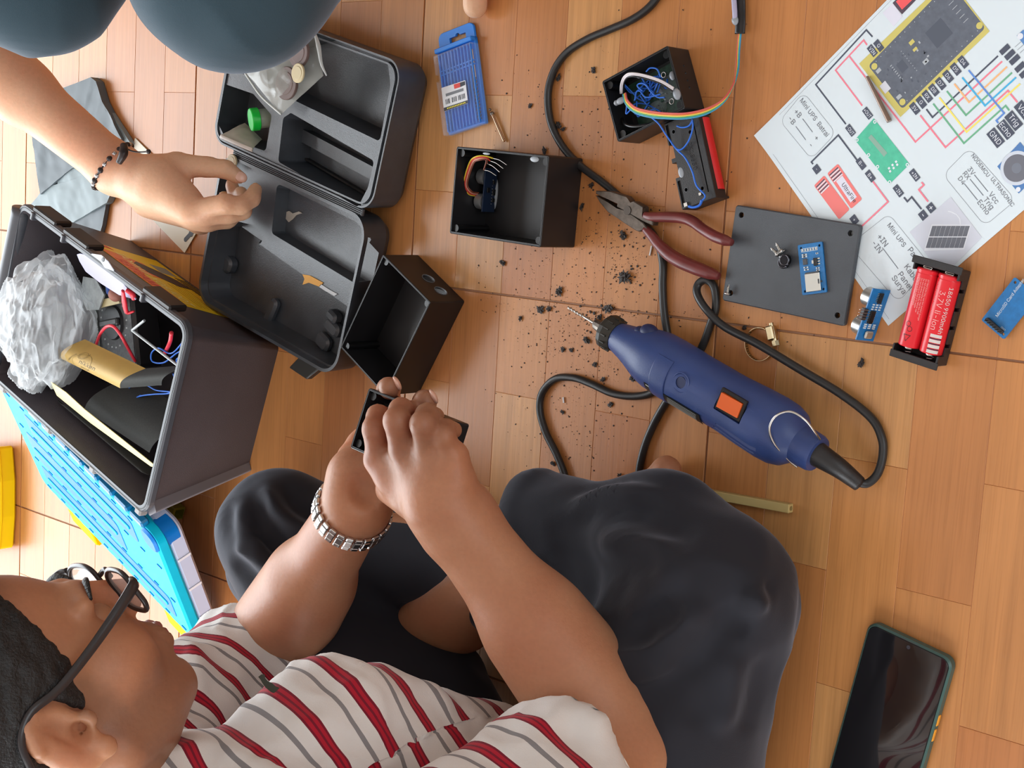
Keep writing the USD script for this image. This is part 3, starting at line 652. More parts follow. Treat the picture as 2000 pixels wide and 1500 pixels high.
for x in (10, 35): us.part('transducer', (lathe([(0, -13.5), (7.2, -13.5), (8, -12.8), (8, -1.6), (0, -1.6)], 32)).translate((x, 10, 0)), P('can_metal', (196, 196, 192), .35, .85))
for k in range(7):
    for s in (0, 1): us.part('chip_lead', cbox(16 + k * 1.5, 16.7 + k * 1.5, 4 + s * 6, 6 + s * 6, 0, .5, .05), TIN)
us.part('chip', cbox(15.4, 26.4, 5.4, 10.4, 0, 1.6, .2), BLACKG); us.part('crystal', cbox(2.5, 9, 6, 15, 0, 3, 1.2), TIN)
us.part('chip', cbox(33, 42, 9, 13, 0, 1.5, .2), BLACKG)
for k in range(6): us.part('chip_lead', cbox(34 + k * 1.4, 34.6 + k * 1.4, 7, 9, 0, .5, .05), TIN)
for k in range(9): us.part('resistor', cbox(27 + (k % 3) * 2, 28.2 + (k % 3) * 2, 5 + (k // 3) * 4, 7.4 + (k // 3) * 4, 0, .6, .1), SILK)
for k in range(9): us.part('resistor', cbox(10.5 + (k % 3) * 1.6, 11.6 + (k % 3) * 1.6, 3 + (k // 3) * 5, 6 + (k // 3) * 5, 0, .6, .1), SILK)
us.part('pin_header', cbox(17.5, 27.5, -2.5, 2.2, -3, .8, .3), BLACK)
for k in range(4): us.part('pin', cbox(18.5 + k * 2.5, 19.1 + k * 2.5, -8, 3.5, .4, 1, .1), METAL)
# battery holder with two red cells
bo, brz, bl = frame((1740, 688), (1788, 498), .019)
w_b = 41.0
bh = Thing('battery_holder', 'black two-cell battery holder lying face up with two red batteries, on the paper edge', 'battery holder', (bo[0], bo[1], 0), brz)
BLn = 78.0
tray = cbox(0, BLn, -w_b, 0, .8, 19, .6) - m3.Manifold.cube((BLn - 4, w_b - 3, 22)).translate((2, -w_b + 1.5, 2.2)) - m3.Manifold.cube((BLn - 16, 60, 12)).translate((8, -w_b - 5, 10))
for x in (15, 30, 45, 60): tray = tray - m3.Manifold.cube((3, 6, 9)).translate((x, -w_b - 3, 4))
bh.part('tray', tray, BLACK)
bh.part('tray_edge', cbox(-3, 3, -w_b - 1, 1, 17.5, 19.2, .4), BLACK); bh.part('tray_edge', cbox(BLn - 3, BLn + 3, -w_b - 1, 2, 17.5, 19.2, .4), BLACK)
for y in (-10.8, -30.2):
    bh.part('contact_spring', tube([(3 + .5 * k, y + 3.2 * math.cos(k * 1.3), 11 + 3.2 * math.sin(k * 1.3)) for k in range(14)], .5, 6, 4), METAL, smooth=True)
    bh.part('contact_plate', [cbox(BLn - 6, BLn - 3.4, y - 4, y + 4, 5, 15, .3), cbox(BLn - 8, BLn - 4, y - 4.5, y + 3, 15, 16.6, .7)], METAL)
REDB = P('battery_wrap', (222, 34, 46), .28); GREYP = P('battery_print', (214, 206, 202), .35)
def cell(label, y, ang, bands):
    off = np.array([bo[0], bo[1], 0]) + np.array([math.cos(brz) * .008 - math.sin(brz) * y * .001, math.sin(brz) * .008 + math.cos(brz) * y * .001, .0118])
    t = Thing('battery', label, 'battery', tuple(off), brz)
    t.part('wrap', T(lathe([(0, 0), (8.2, 0), (9.0, .5), (9.2, 1.4), (9.2, 60), (8.9, 60.6), (8.9, 61.3), (9.2, 62), (9.2, 63.6), (8.4, 64.6), (5, 64.8), (0, 64.8)], 40), ry=90), REDB)
    t.part('terminal', T(cyl(4, 1.6, -1.4, 24), ry=90), METAL)
    def wrap_(m2, R=9.26):
        m2 = tm(m2).subdivide_to_size(1.6)
        v = m2.vertices.copy(); a = v[:, 1] / R; r = R + v[:, 2]
        m2 = m2.copy(); m2.vertices = np.c_[v[:, 0], r * np.sin(a), r * np.cos(a)]
        return m2
    for k, (s, h, dx, dy) in enumerate(bands):
        g = text(s, h, (0, 0, 0), math.pi, .05)
        g.apply_translation([dx, dy, 0])
        t.part('lettering', wrap_(g), P('battery_lettering', (236, 170, 168), .4) if k else GREYP, smooth=False)
    return t, wrap_
c1_, wf = cell('red battery with four pale stripes, nearer the right edge of its holder', -30.2, 0, [('18650 9900mAh', 3.4, 56, -5.6), ('3.7V li-ion', 4.6, 52, 1.0), ('Do not short circuit. Follow manual', 1.3, 58, 5.5)])
for k in range(4): 
    st = trimesh.creation.box((2.6, 9.5, .04)).subdivide().subdivide(); st.apply_translation([2.6 + k * 4.3, -5, 0]); c1_.part('pale_stripe', wf(st), GREYP, smooth=False)
    st = trimesh.creation.box((.8, 9.5, .04)).subdivide().subdivide(); st.apply_translation([4.6 + k * 4.3, -5, 0])
    if k < 3: c1_.part('dark_stripe', wf(st), P('battery_dark', (50, 48, 70), .4), smooth=False)
c2_, wf = cell('red battery with rows of small warning text, left one in the face-up holder', -10.8, 0, [])
for k in range(6):
    g = text(['ATTENTION Only use the correct charger', 'Do not disassemble or heat this cell', 'Do not reverse polarity before use', 'Do not throw in fire or in water', 'Dispose of this cell properly', 'Keep away from children'][k], 1.25, (0, 0, 0), math.pi, .05); g.apply_translation([57, -5.5 + k * 1.8, 0])
    c2_.part('lettering', wf(g), P('battery_lettering', (0, 0, 0)), smooth=False)
c2_.part('warning_mark', wf(tm(ext(sg.Polygon([(5, 0), (10, -3), (10, 3)]).buffer(.3).difference(sg.Polygon([(5.4, 0), (9.6, -2.4), (9.6, 2.4)])), .05))), P('battery_mark', (110, 20, 26), .4), smooth=False)
c2_.part('warning_mark', wf(tm(ext(sg.Point(15, -1).buffer(2.2).difference(sg.Point(15, -1).buffer(1.7)).union(sg.Point(19, 1).buffer(2.2).difference(sg.Point(19, 1).buffer(1.7))), .05))), P('battery_mark', (0, 0, 0)), smooth=False)

# ================================================================== ROTARY TOOL AND CORDS
AXZ = .0345
do, drz, dl = frame((1207, 658), (1597, 888), AXZ)
DBLUE = P('tool_blue', (50, 70, 124), .42, noise=(18, .12), bump=(900, .0001))
dr = Thing('rotary_tool', 'dark blue corded rotary tool with an orange switch lying on its cord', 'power tool', (do[0], do[1], AXZ), drz)
K = dl / 236.0
prof = [(0, 0), (13.5, 0), (14.5, 3), (17, 14), (21, 27), (25.5, 40), (27.6, 52), (28.0, 66), (27.6, 90), (27.2, 92), (27.0, 140), (28.4, 165), (29.0, 185), (28.2, 198), (25.5, 207), (20.5, 213), (17.2, 217), (16.8, 224), (16.4, 233), (15.2, 236), (0, 236)]
bod = lathe([(r, z * K) for r, z in prof], 56).rotate((0, 90, 0))
cut = m3.Manifold()
for k in range(2): cut = cut + m3.Manifold.cube((2.6, 18, 15)).translate((33 + k * 6.5, -31 - k * 1.5, 2))
cut = cut + m3.Manifold.cylinder(9, 3.6, 3.6, 18).rotate((90, 0, 0)).translate((22, -11, 10))
for k in range(4): zk = 10 + k * 4.2; cut = cut + m3.Manifold.cube((46, 33 - (math.sqrt(28.3 ** 2 - zk ** 2) - 3.2), 2.2)).translate((134 + k * 3, -33, zk))
cut = cut + m3.Manifold.cylinder(4, 5.2, 5.2, 24).translate((98, 3, 25.4)) + cbox(138, 168, -2, 20, 24.8, 40, .5)
dr.part('housing', bod - cut, DBLUE, smooth=35)
dr.part('screw_cap', m3.Manifold.cylinder(2, 5.0, 5.0, 24).translate((98, 3, 24.4)), P('tool_blue_dark', (30, 42, 84), .5))
dr.part('cap_ring', T(trimesh.creation.torus(8.6, .6, 32, 8), (98, 3, 26.4)), DBLUE, smooth=True)
dr.part('housing_band', lathe([(28.3, 66 * K), (28.6, 67 * K), (28.6, 83 * K), (28.3, 84 * K), (26, 84 * K), (26, 66 * K)], 56).rotate((0, 90, 0)) ^ m3.Manifold.cube((200, 60, 60)).translate((0, -45, 10)), DBLUE)
lk = Thing.part(dr, 'lock_button', [ball(8.5, (34, 20.5, 4), 24, (1.1, .9, 1)), ball(6.5, (25, 17, 4), 24, (1.0, .8, 1))], P('tool_blue_dark', (0, 0, 0)), smooth=True)
swf = dr.part('switch_frame', cbox(139, 167, -1, 19, 24.4, 27.6, .6) - m3.Manifold.cube((23, 14.5, 8)).translate((141.5, 1.5, 25.2)), BLACKG)
rk = T(cbox(-11, 11, -6.8, 6.8, 0, 5.4, .7), (153, 8.7, 24.8), ry=0)
rk = dr.part('rocker_switch', m3.Manifold.hull_points(np.array([(142, 2, 25), (164, 2, 25), (142, 15.4, 25), (164, 15.4, 25), (142, 2, 30.4), (142, 15.4, 30.4), (153, 2, 28.2), (153, 15.4, 28.2), (164, 2, 28.8), (164, 15.4, 28.8)], float)), P('switch_orange', (236, 104, 40), .35), label='orange rocker switch')
dr.part('switch_mark', cbox(146.6, 147.4, 6.5, 10.5, 29.2, 29.55, .05), P('switch_mark', (120, 40, 20), .5), parent=rk)
dr.part('switch_mark', (cyl(2.0, .3, 28.6, 20) - cyl(1.4, 2, 28, 20)).translate((160, 8.7, 0)), P('switch_mark', (0, 0, 0)), parent=rk)
def wrapx(m, R, x0, a0):
    """flat (x along, y around) -> onto the housing's side; a0 angle in degrees, 0 = up, positive toward -y"""
    m = tm(m); v = m.vertices; a = np.radians(a0) + v[:, 1] / R; r = R + v[:, 2]
    m = m.copy(); m.vertices = np.c_[x0 + v[:, 0], -r * np.sin(a), r * np.cos(a)]
    return m
lab = trimesh.creation.box((66, 15, .5)); lab = lab.subdivide().subdivide().subdivide()
lb = dr.part('rating_label', wrapx(lab, 27.9, 92, 50), P('label_black', (22, 26, 26), .4), smooth=30)
for k in range(6):
    l2 = trimesh.creation.box((34, .55, .08)).subdivide().subdivide(); l2.apply_translation([12 - k * .4, -5.5 + k * 2.1, .35]); dr.part('label_line', wrapx(l2, 27.9, 92, 50), P('label_print', (170, 176, 172), .5), parent=lb, smooth=False)
l2 = trimesh.creation.box((18, 1.8, .08)).subdivide().subdivide(); l2.apply_translation([-22, -5.4, .35]); dr.part('label_line', wrapx(l2, 27.9, 92, 50), P('label_print', (0, 0, 0)), parent=lb, smooth=False)
ce = text('CE', 4.2, (-22, -2.5, .3), 0, .08); dr.part('lettering', wrapx(ce, 27.9, 92, 50), P('label_print', (0, 0, 0)), parent=lb, smooth=False)
OL = P('collar_olive', (46, 43, 36), .5)
col = lathe([(0, -15), (14.5, -15), (16.6, -13), (17.2, -9), (15.4, -3), (14.4, 0), (0, 0)], 14).rotate((0, 90, 0))
cl = dr.part('collar_nut', col, OL, smooth=20)
for k in range(14):
    a = 2 * math.pi * k / 14; dr.part('collar_rib', T(cbox(-12, -2.5, -.8, .8, 14.6, 16.9, .3), rx=math.degrees(a)), OL, parent=cl)
dr.part('chuck', lathe([(0, -30), (4.0, -30), (5.2, -28), (6.6, -19), (7.2, -15), (0, -15)], 12).rotate((0, 90, 0)), STEEL, smooth=25)
bt = []
def helix_bit(r, x0, x1, pitch):
    n = 60; P_ = []
    for s in (0, math.pi):
        P_.append(tube([(x0 + (x1 - x0) * t / n, r * .5 * math.cos(s + 2 * math.pi * (x1 - x0) * t / n / pitch), r * .5 * math.sin(s + 2 * math.pi * (x1 - x0) * t / n / pitch)) for t in range(n + 1)], r * .62, 6, smooth=False))
    return P_
tip = dr.w2l(at(1137, 616, .026)); xt = -30 - 36
bitm = [tube([(-44, 0, 0), (-29, 0, 0)], 1.35, 10, smooth=False)] + helix_bit(1.35, xt, -44, 8)
ang = math.atan2(tip[1], -xt - 0 if False else (tip[0]))
dr.part('drill_bit', bitm, METAL, smooth=True, kind='stuff' if False else None)
dr.part('hang_ring', tube([dr.w2l(at(*p)) for p in [(1557, 912, .036), (1540, 898, .044), (1512, 866, .060), (1503, 838, .066), (1515, 813, .068), (1543, 804, .066), (1572, 820, .060), (1592, 845, .050), (1601, 858, .040)]], 1.05, 10, 12), METAL, smooth=True)
gl = [dr.w2l(at(*p)) for p in [(1585, 878, .034), (1600, 889, .034), (1640, 915, .028), (1678, 945, .016)]]
dr.part('cord_guard', tube(gl, [11.5, 10.5, 8.5, 6.6], 20, 8), BLACK, smooth=True)
CR = 3.7
cz = CR * .001
crd = [(1674, 942, .016), (1694, 944, .010), (1714, 925, .006), (1724, 890, cz), (1722, 855, cz), (1700, 815, cz), (1640, 768, .008), (1560, 720, .012), (1480, 672, .012), (1415, 638, .010), (1380, 605, .0115), (1362, 575, .009), (1364, 555, .006), (1380, 547, .005), (1395, 562, cz), (1398, 600, cz), (1388, 632, cz), (1370, 680, cz), (1338, 730, cz), (1302, 784, cz), (1275, 832, cz), (1256, 882, cz), (1247, 935, cz), (1250, 1000, cz)]
dr.part('power_cord', tube([dr.w2l(at(*p)) for p in crd], CR, 12, 12), CABLE, smooth=True)
crd2 = [(1300, -30), (1270, 12), (1235, 38), (1190, 58), (1148, 76), (1108, 102), (1082, 138), (1070, 185), (1076, 240), (1100, 288), (1135, 325), (1175, 355), (1210, 385), (1245, 425), (1280, 465), (1294, 510), (1294, 560), (1297, 610), (1304, 655), (1309, 700), (1300, 745), (1272, 768), (1235, 774), (1195, 768), (1155, 750), (1120, 738), (1085, 740), (1060, 765), (1054, 800), (1066, 845), (1088, 890), (1104, 935), (1110, 990)]
t_ = Thing('power_cord', 'thick black power cord winding from the top edge under the pliers and the rotary tool', 'cord', tuple(at(1076, 240)))
t_.part('cord', tube([t_.w2l(at(*p, cz if (p[0] < 1290 or p[1] < 690) else cz)) for p in crd2], CR, 12, 12), CABLE, smooth=True)

# ================================================================== PLIERS
po, prz, _ = frame((1163, 380), (1430, 465), .012)
pl_ = Thing('pliers', 'worn combination pliers with dark red handles, jaws pointing left', 'pliers', (po[0], po[1], 0), prz)
q = lambda x, y, z=.014: pl_.loc(1140 + x / 6.45, 360 + y / 6.45, z)[:2]
def poly(pts): return sg.Polygon([tuple(q(*p)) for p in pts])
up = poly([(160, 80), (340, 85), (540, 150), (595, 232), (640, 212), (752, 280), (742, 400), (880, 470), (870, 520), (760, 470), (640, 400), (520, 330), (425, 285), (435, 245), (330, 195), (270, 170), (156, 118)])
lo_ = poly([(143, 132), (236, 186), (290, 218), (412, 302), (560, 345), (640, 410), (745, 480), (800, 560), (690, 597), (640, 575), (520, 497), (430, 432), (300, 350), (200, 230)])
JAW = P('jaw_steel', (98, 88, 80), .5, .75, noise=(160, .3))
pl_.part('upper_jaw', slab(up.buffer(-.3).buffer(.3), 5.5, 15, .8) ^ ext(up, 30, 0), JAW)
pl_.part('lower_jaw', slab(lo_.buffer(-.3).buffer(.3), 4.5, 14, .8) ^ ext(lo_, 30, 0), JAW)
pl_.part('pivot', cyl(4.2, 1.4, 14.2, 24).translate((*q(560, 330), 0)), P('pivot_steel', (84, 76, 70), .5, .7))
GRIP = P('grip_red', (112, 48, 46), .34, noise=(60, .15))
def hq(pts): return [(*q(x, y, z), z * 1000) for x, y, z in pts]
pl_.part('grip', tube(hq([(770, 392, .012), (860, 412, .012), (1050, 412, .012), (1250, 425, .012), (1380, 475, .012), (1500, 565, .012), (1650, 655, .013), (1780, 705, .0145), (1870, 735, .015)]), [3.6, 4.6, 4.9, 5.2, 5.2, 4.9, 5.2, 5.0, 3.0], 16, 8), GRIP, smooth=True)
pl_.part('grip', tube(hq([(772, 560, .011), (860, 655, .011), (950, 765, .0105), (1080, 885, .0105), (1250, 985, .0105), (1450, 1070, .0105), (1600, 1125, .0105), (1705, 1160, .0105)]), [3.6, 4.6, 5.2, 6.2, 6.5, 6.4, 5.6, 3.2], 16, 8), GRIP, smooth=True)
pl_.part('torn_grip_flap', T(trimesh.creation.cone(3.2, 7, sections=10), (*q(780, 640), 6), ry=-60, rz=30), GRIP)

# ================================================================== DRILL BIT BOX, LOOSE BIT, CLAMP, STICKS
bo2, brz2, bw = frame((868, 266), (943, 241), .011)
ds = Thing('drill_bit_case', 'blue plastic drill bit case with a clear cover, barcode label and hang tab', 'case', (bo2[0], bo2[1], 0), brz2)
SKY = P('case_blue', (28, 128, 228), .35)
W2, D2 = 56.0, 88.0
ds.part('tray', cbox(1, W2 - 1, 1, D2 + 3, 1, 6, .8), SKY)
ds.part('hang_tab', (slab(rrect(W2 - 4, 34, 7, 6, W2 / 2, D2 + 2), 1, 4, .5) - ext(sa.translate(sg.box(-11, -2, 11, 2).buffer(.8).union(sg.Point(0, 2).buffer(3.2)), W2 / 2 + 2, D2 + 8), 10, 0)), SKY)
ds.part('tray_rim', cbox(1, W2 - 1, D2 - 2, D2 + 3, 1, 11.5, .8), SKY)
for k in range(11):
    ds.part('divider_rib', cbox(4 + k * 4.6, 5.4 + k * 4.6, 3, D2 - 3, 6, 10.4, .5), SKY)
for y0 in (62, 66): ds.part('cross_rib', cbox(3, W2 - 3, y0, y0 + 1.6, 6, 9.4, .4), SKY)
for k, (x, y0, y1, r) in enumerate(((8.3, 5, 28, 1.0), (12.9, 5, 26, .9), (50.6, 6, 78, 1.3), (46.1, 6, 60, 1.0))):
    b_ = Thing('drill_bit', ('thin drill bit in the first slot of the blue case', 'thin drill bit in the second slot of the blue case', 'longest drill bit by the right side of the blue case', 'drill bit in the next-to-last slot of the blue case')[k], 'drill bit', M=ds.M @ np.block([[np.eye(3), np.array([[x * .001], [y0 * .001], [.0075]])], [np.zeros((1, 3)), np.ones((1, 1))]]))
    hb_ = [T(m, rz=90) for m in helix_bit(r, 0, (y1 - y0) * .6, 7)]
    b_.part('fluted_tip', hb_, STEEL, smooth=True, kind='stuff' if False else None); b_.part('shank', tube([(0, (y1 - y0) * .6, 0), (0, y1 - y0, 0)], r, 10, smooth=False), METAL)
cov = cbox(0, W2, 0, D2 - 4, .6, 14, 1.2) - cbox(.7, W2 - .7, .7, D2 - 4.6, -2, 13.3, .6) - m3.Manifold.cube((8, 8, 9)).translate((-2, 56, 8))
ds.part('clear_cover', cov, clear('clear_lid', (235, 240, 250), .0, .06, edge=.25))
lbw = lambda x, y: ds.loc(820 + x / 3.26, 40 + y / 3.26, .014)[:2]
lpoly = sg.Polygon([tuple(lbw(*p)) for p in ((137, 430), (290, 380), (308, 527), (155, 580))]).buffer(-1).buffer(1)
lp = ds.part('paper_label', ext(lpoly, .12, 14.05), P('label_white', (226, 228, 232), .5), smooth=False)
def lq(name, pts, m, z=14.2): ds.part(name, ext(sg.Polygon([tuple(lbw(*p)) for p in pts]), .06, z), m, smooth=False, parent=lp)
lq('label_band', ((153, 557), (305, 507), (308, 526), (156, 579)), INK); lq('label_red', ((217, 408), (256, 396), (259, 424), (221, 436)), P('label_red', (222, 70, 60), .5)); lq('label_black_block', ((256, 396), (288, 386), (290, 410), (259, 424)), INK)
lq('label_grey', ((165, 467), (278, 430), (280, 448), (167, 485)), P('label_grey', (120, 124, 130), .5))
for k in range(16):
    if k in (4, 9): continue
    x = 164 + k * 8; y = 504 - k * 2.65; w_ = 3 + (k * 7 % 3)
    lq('barcode_bar', ((x, y), (x + w_, y - w_ * .33), (x + w_ + 3, y + 30), (x + 3, y + 32)), INK)
for k in range(12):
    x = 174 + k * 10; y = 556 - k * 3.3; lq('label_dash', ((x, y), (x + 6, y - 2), (x + 8, y + 7), (x + 2, y + 9)), P('label_yellow', (226, 214, 40), .5), 14.3)
bt_ = Thing('drill_bit', 'small loose steel burr bit on the floor beside the blue bit case', 'drill bit', tuple(at(957, 214, .0025)))
w_ = [bt_.w2l(at(957, 214, .004)), bt_.w2l(at(961, 222, .003)), bt_.w2l(at(985, 276, .0022))]
bt_.part('shank', tube([w_[1], w_[2]], 1.5, 12, smooth=False), P('copper_steel', (190, 158, 130), .25, 1.0), smooth=30)
bt_.part('head', [ball(2.3, tuple(w_[1]), 12), ball(1.5, tuple(w_[0]), 10)], STEEL)
ho_ = at(1488, 672, 0)
hc = Thing('hose_clamp', 'small brass-coloured hose clamp ring with its screw housing, beside the cord', 'clamp', (ho_[0], ho_[1], 0), math.radians(20))
hc.part('band', lathe([(14.4, .2), (14.8, .2), (14.8, 5.2), (14.4, 5.2)], 56), BRASS, smooth=30)
for k in range(14): hc.part('slot', cbox(-.5, .5, -.2, .2, 1.4, 4, .1).translate((0, -14.3, 0)).rotate((0, 0, -150 + k * 9)), P('brass_dark', (110, 92, 60), .5, .6))
hc.part('screw_housing', cbox(12, 19, 0, 13, .5, 9.5, 1.2), BRASS); hc.part('screw', [cyl(3.4, 4.5, 0, 6).rotate((90, 0, 0)).translate((17.5, -1, 5.5)), cyl(2, 18, 0, 12).rotate((90, 0, 0)).translate((17.5, 15, 5.5))], BRASS)
so_, srz_, sl_n = frame((1395, 966), (1545, 993), .004)
stt = Thing('wooden_stick', 'short yellow square stick poking out from under the dark trouser leg', 'stick', (so_[0], so_[1], 0), srz_)
stt.part('stick', cbox(-60, sl_n, -4, 4, .3, 8, .6) - m3.Manifold.cylinder(20, 2.2, 2.2, 16).rotate((0, 90, 0)).translate((sl_n - 15, 0, 4)), P('stick_yellow', (204, 180, 118), .6))
rd = Thing('metal_rod', 'thin brown metal rod lying on the printed sheet below the board picture', 'rod', tuple(at(1716, 195, .003)))
rd.part('rod', tube([rd.w2l(at(1693, 150, .0026)), rd.w2l(at(1737, 237, .0028))], [1.5, 2.2], 14, smooth=False), P('rod_brown', (140, 120, 108), .35, .6), smooth=30)

# ================================================================== PHONE
fo, frz, fw_ = frame((1697, 1212), (1862, 1290), .0095)
ph = Thing('phone', 'dark phone in a green case with orange side buttons, face up', 'phone', (fo[0], fo[1], 0), frz)
PW, PL = 79.0, 168.0
out = rrect(PW, PL, 9, 10, PW / 2, -PL / 2)
ph.part('case', slab(out, .3, 9.6, 1.6) - slab(rrect(PW - 3.4, PL - 3.4, 8, 10, PW / 2, -PL / 2), 1.6, 12, .4), P('phone_case_green', (62, 92, 88), .35))
ph.part('bezel', slab(rrect(PW - 3.6, PL - 3.6, 8, 10, PW / 2, -PL / 2), 1.6, 9.0, .5), BLACKG)
ph.part('screen', slab(rrect(PW - 5.4, PL - 5.4, 7, 10, PW / 2, -PL / 2), 8.6, 9.25, .1), P('screen_glass', (20, 19, 22), .045, coat_weight=1.0, coat_roughness=.02))
ph.part('front_camera', [cyl(1.7, .12, 9.22, 24).translate((PW / 2, -6.5, 0))], P('camera_lens', (56, 58, 66), .1))
ph.part('earpiece', cbox(PW / 2 - 9, PW / 2 + 9, -1.7, -1.2, 9.3, 9.7, .1), BOSS)
for y0, y1 in ((-60, -50), (-74, -63)): ph.part('side_button', cbox(PW - .6, PW + .7, y0, y1, 3.2, 6.8, .5), P('button_orange', (236, 160, 50), .4), label='orange side button')

# ================================================================== PLASTIC SHAVINGS
SHAV = P('shaving_plastic', (44, 34, 30), .6)
rs = random.Random(5); nrs = np.random.RandomState(5)
def crumb(size, k):
    m = trimesh.creation.icosphere(subdivisions=3, radius=1)
    v = m.vertices; n = meshkit.fbm(v * 2.6 + k * 7.3, 3, k)
    v = v * (.15 + 2.6 * np.clip(n - .12, 0, 1) ** 1.6)[:, None] * [size, size * rs.uniform(.55, .95), size * .32]
    v[:, 2] -= v[:, 2].min()
    m.vertices = v
    return T(m, rz=rs.uniform(0, 360))
BIG = [(1094, 569, 4.5, 'on the tile joint line left of the drill tip'), (1223, 541, 6.5, 'the largest one, below the pliers handle'), (1219, 460, 4, 'under the jaw of the pliers'), (983, 513, 4, 'right below the open sensor box'), (1057, 605, 4, 'below the long tile joint'), (1074, 603, 3, 'beside the one below the long tile joint'), (1018, 622, 2.8, 'lone one left of the drill bit tip'), (1190, 602, 5, 'on the joint above the drill bit'), (1172, 622, 4.5, 'touching the middle of the drill bit'), (1147, 664, 4, 'below the drill bit'), (1163, 712, 2.6, 'left of the blue housing'), (1237, 739, 3.6, 'near the rating label'), (1180, 741, 2.8, 'above the cord loop'), (1213, 930, 4, 'beside the trouser knee and cord'), (1684, 709, 4, 'on the right, below the blue sensor'), (1100, 682, 3, 'left of the collar'), (1116, 684, 2.6, 'beside another left of the collar'), (1194, 790, 3, 'below the cord under the tool nose'), (1100, 805, 2.8, 'inside the cord loop'), (1092, 245, 3.6, 'right of the upper cord bend'), (1160, 138, 3.2, 'left of the wire-filled box'), (1092, 152, 3.2, 'inside the upper cord bend'), (1101, 252, 2.8, 'second one right of the upper cord bend'), (1156, 362, 3.2, 'left of the pliers jaws'), (1138, 404, 3.6, 'lower left of the pliers jaws'), (1065, 295, 3.6, 'right above the sensor box'), (1036, 207, 2.6, 'right of the loose burr bit'), (1081, 905, 3, 'beside the cord near the trouser hem'), (1455, 640, 2.4, 'beside the hose clamp')]
for k, (px, py, s, where) in enumerate(BIG):
    w = at(px, py)
    single('plastic_shaving', crumb(s, k), SHAV, 'dark plastic shaving on the floor, ' + where, 'shaving', (w[0], w[1], 0), smooth=40, group='dark plastic shavings on the floor')
CP2 = np.vstack([spline([at(*p) for p in crd2], 8), spline([at(*p[:2]) for p in crd], 8)])[:, :2] * 1000
dust = []
def spray(cx, cy, sx, sy, n, smax=1.1):
    for _ in range(n):
        px, py = nrs.normal(cx, sx), nrs.normal(cy, sy)
        if not (930 < px < 1990 and 2 < py < 930): continue
        w = at(px, py) * 1000
        if min(np.hypot(CP2[:, 0] - w[0], CP2[:, 1] - w[1])) < CR + 1.5: continue
        m = trimesh.creation.icosphere(subdivisions=0, radius=1)
        s = smax * (.25 + .75 * rs.random() ** 3)
        m.vertices = m.vertices * [s, s * rs.uniform(.4, 1), s * .4] + [0, 0, s * .35]
        dust.append(T(m, (w[0], w[1], 0), rz=rs.uniform(0, 360)))
spray(1120, 690, 60, 90, 520); spray(1190, 480, 60, 80, 330); spray(1040, 560, 70, 60, 200); spray(1130, 250, 90, 100, 200); spray(1290, 330, 160, 150, 120); spray(1120, 860, 80, 50, 110); spray(1450, 640, 90, 30, 50); spray(1170, 625, 18, 14, 70, 2.0); spray(1225, 540, 14, 12, 40, 1.8); spray(1230, 612, 60, 5, 120, 1.0); spray(1240, 500, 20, 40, 60, 1.4)
single('plastic_dust', dust, SHAV, 'fine dark plastic dust scattered around the tool and the pliers', 'dust', smooth=False, kind='stuff')
for (a, b, lab) in (((1100, 776), (1101, 787), 'tiny white plastic sliver inside the loop of cord'), ((1273, 480), (1269, 499), 'thin white plastic sliver below the pliers handle')):
    w = at(*a); t = Thing('plastic_sliver', lab, 'sliver', (w[0], w[1], 0)); t.part('sliver', tube([t.w2l(at(*a, .001)), t.w2l(at(*b, .001))], .9, 6, smooth=False), WHITE)

# ================================================================== OPEN TOOL CASE
ZR = .050
ca = at(430, 285, ZR); cb_ = at(722, 420, ZR)
crz = math.atan2(cb_[1] - ca[1], cb_[0] - ca[0])
CW = float(np.linalg.norm(cb_ - ca) * 1000)
tc = Thing('tool_case', 'open dark grey moulded tool case, base with compartments and lid folded flat', 'tool case', (ca[0], ca[1], 0), crz)
CD = 160.0
cl_ = lambda px, py, z=.049: tc.loc(px, py, z)[:2]
def cp(pts, z=.049, r=5): return sg.Polygon([tuple(cl_(*p, z)) for p in pts]).buffer(-r).buffer(r, quad_segs=6)
outb = rrect(CW + 18, CD, 22, 10, CW / 2 - 9, CD / 2 + 2)
def loft(p0, z0, p1, z1): return m3.Manifold.batch_hull([ext(p0, .001, z0), ext(p1, .001, z1 - .001)])
shell = loft(outb.buffer(-9), 0, outb.buffer(-1.5), 10) + loft(outb.buffer(-1.5), 10, outb, 49)
cavs = [([(515, 92), (612, 62), (757, 117), (763, 165), (742, 277), (576, 196), (524, 172)], 8), ([(553, 230), (568, 220), (731, 314), (719, 366), (699, 405), (543, 316)], 7),
        ([(437, 163), (495, 183), (531, 225), (519, 296), (438, 266), (425, 240)], 12), ([(446, 122), (470, 144), (497, 150), (503, 112), (470, 100)], 20)]
for pts, zb in cavs: shell = shell - loft(cp(pts).buffer(-3), zb, cp(pts), 52)
shell = shell - ext(outb.buffer(-2.2).difference(outb.buffer(-4.2)), 5, 46)
base = tc.part('base', shell, CASE)
tc.part('rim_lip', ext(outb.buffer(-4.4).difference(outb.buffer(-6.4)), 2.6, 48), CASE)
for pts, w in (([(578, 262), (722, 345)], 2.2), ([(580, 300), (712, 378)], 2.2)):
    a, b = cl_(*pts[0], .012), cl_(*pts[1], .012)
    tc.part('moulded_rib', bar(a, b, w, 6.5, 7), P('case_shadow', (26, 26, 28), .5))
a, b = cl_(566, 252, .02), cl_(726, 338, .02)
tc.part('inner_step', bar(a, b, 14, 6.5, 14), CASE)
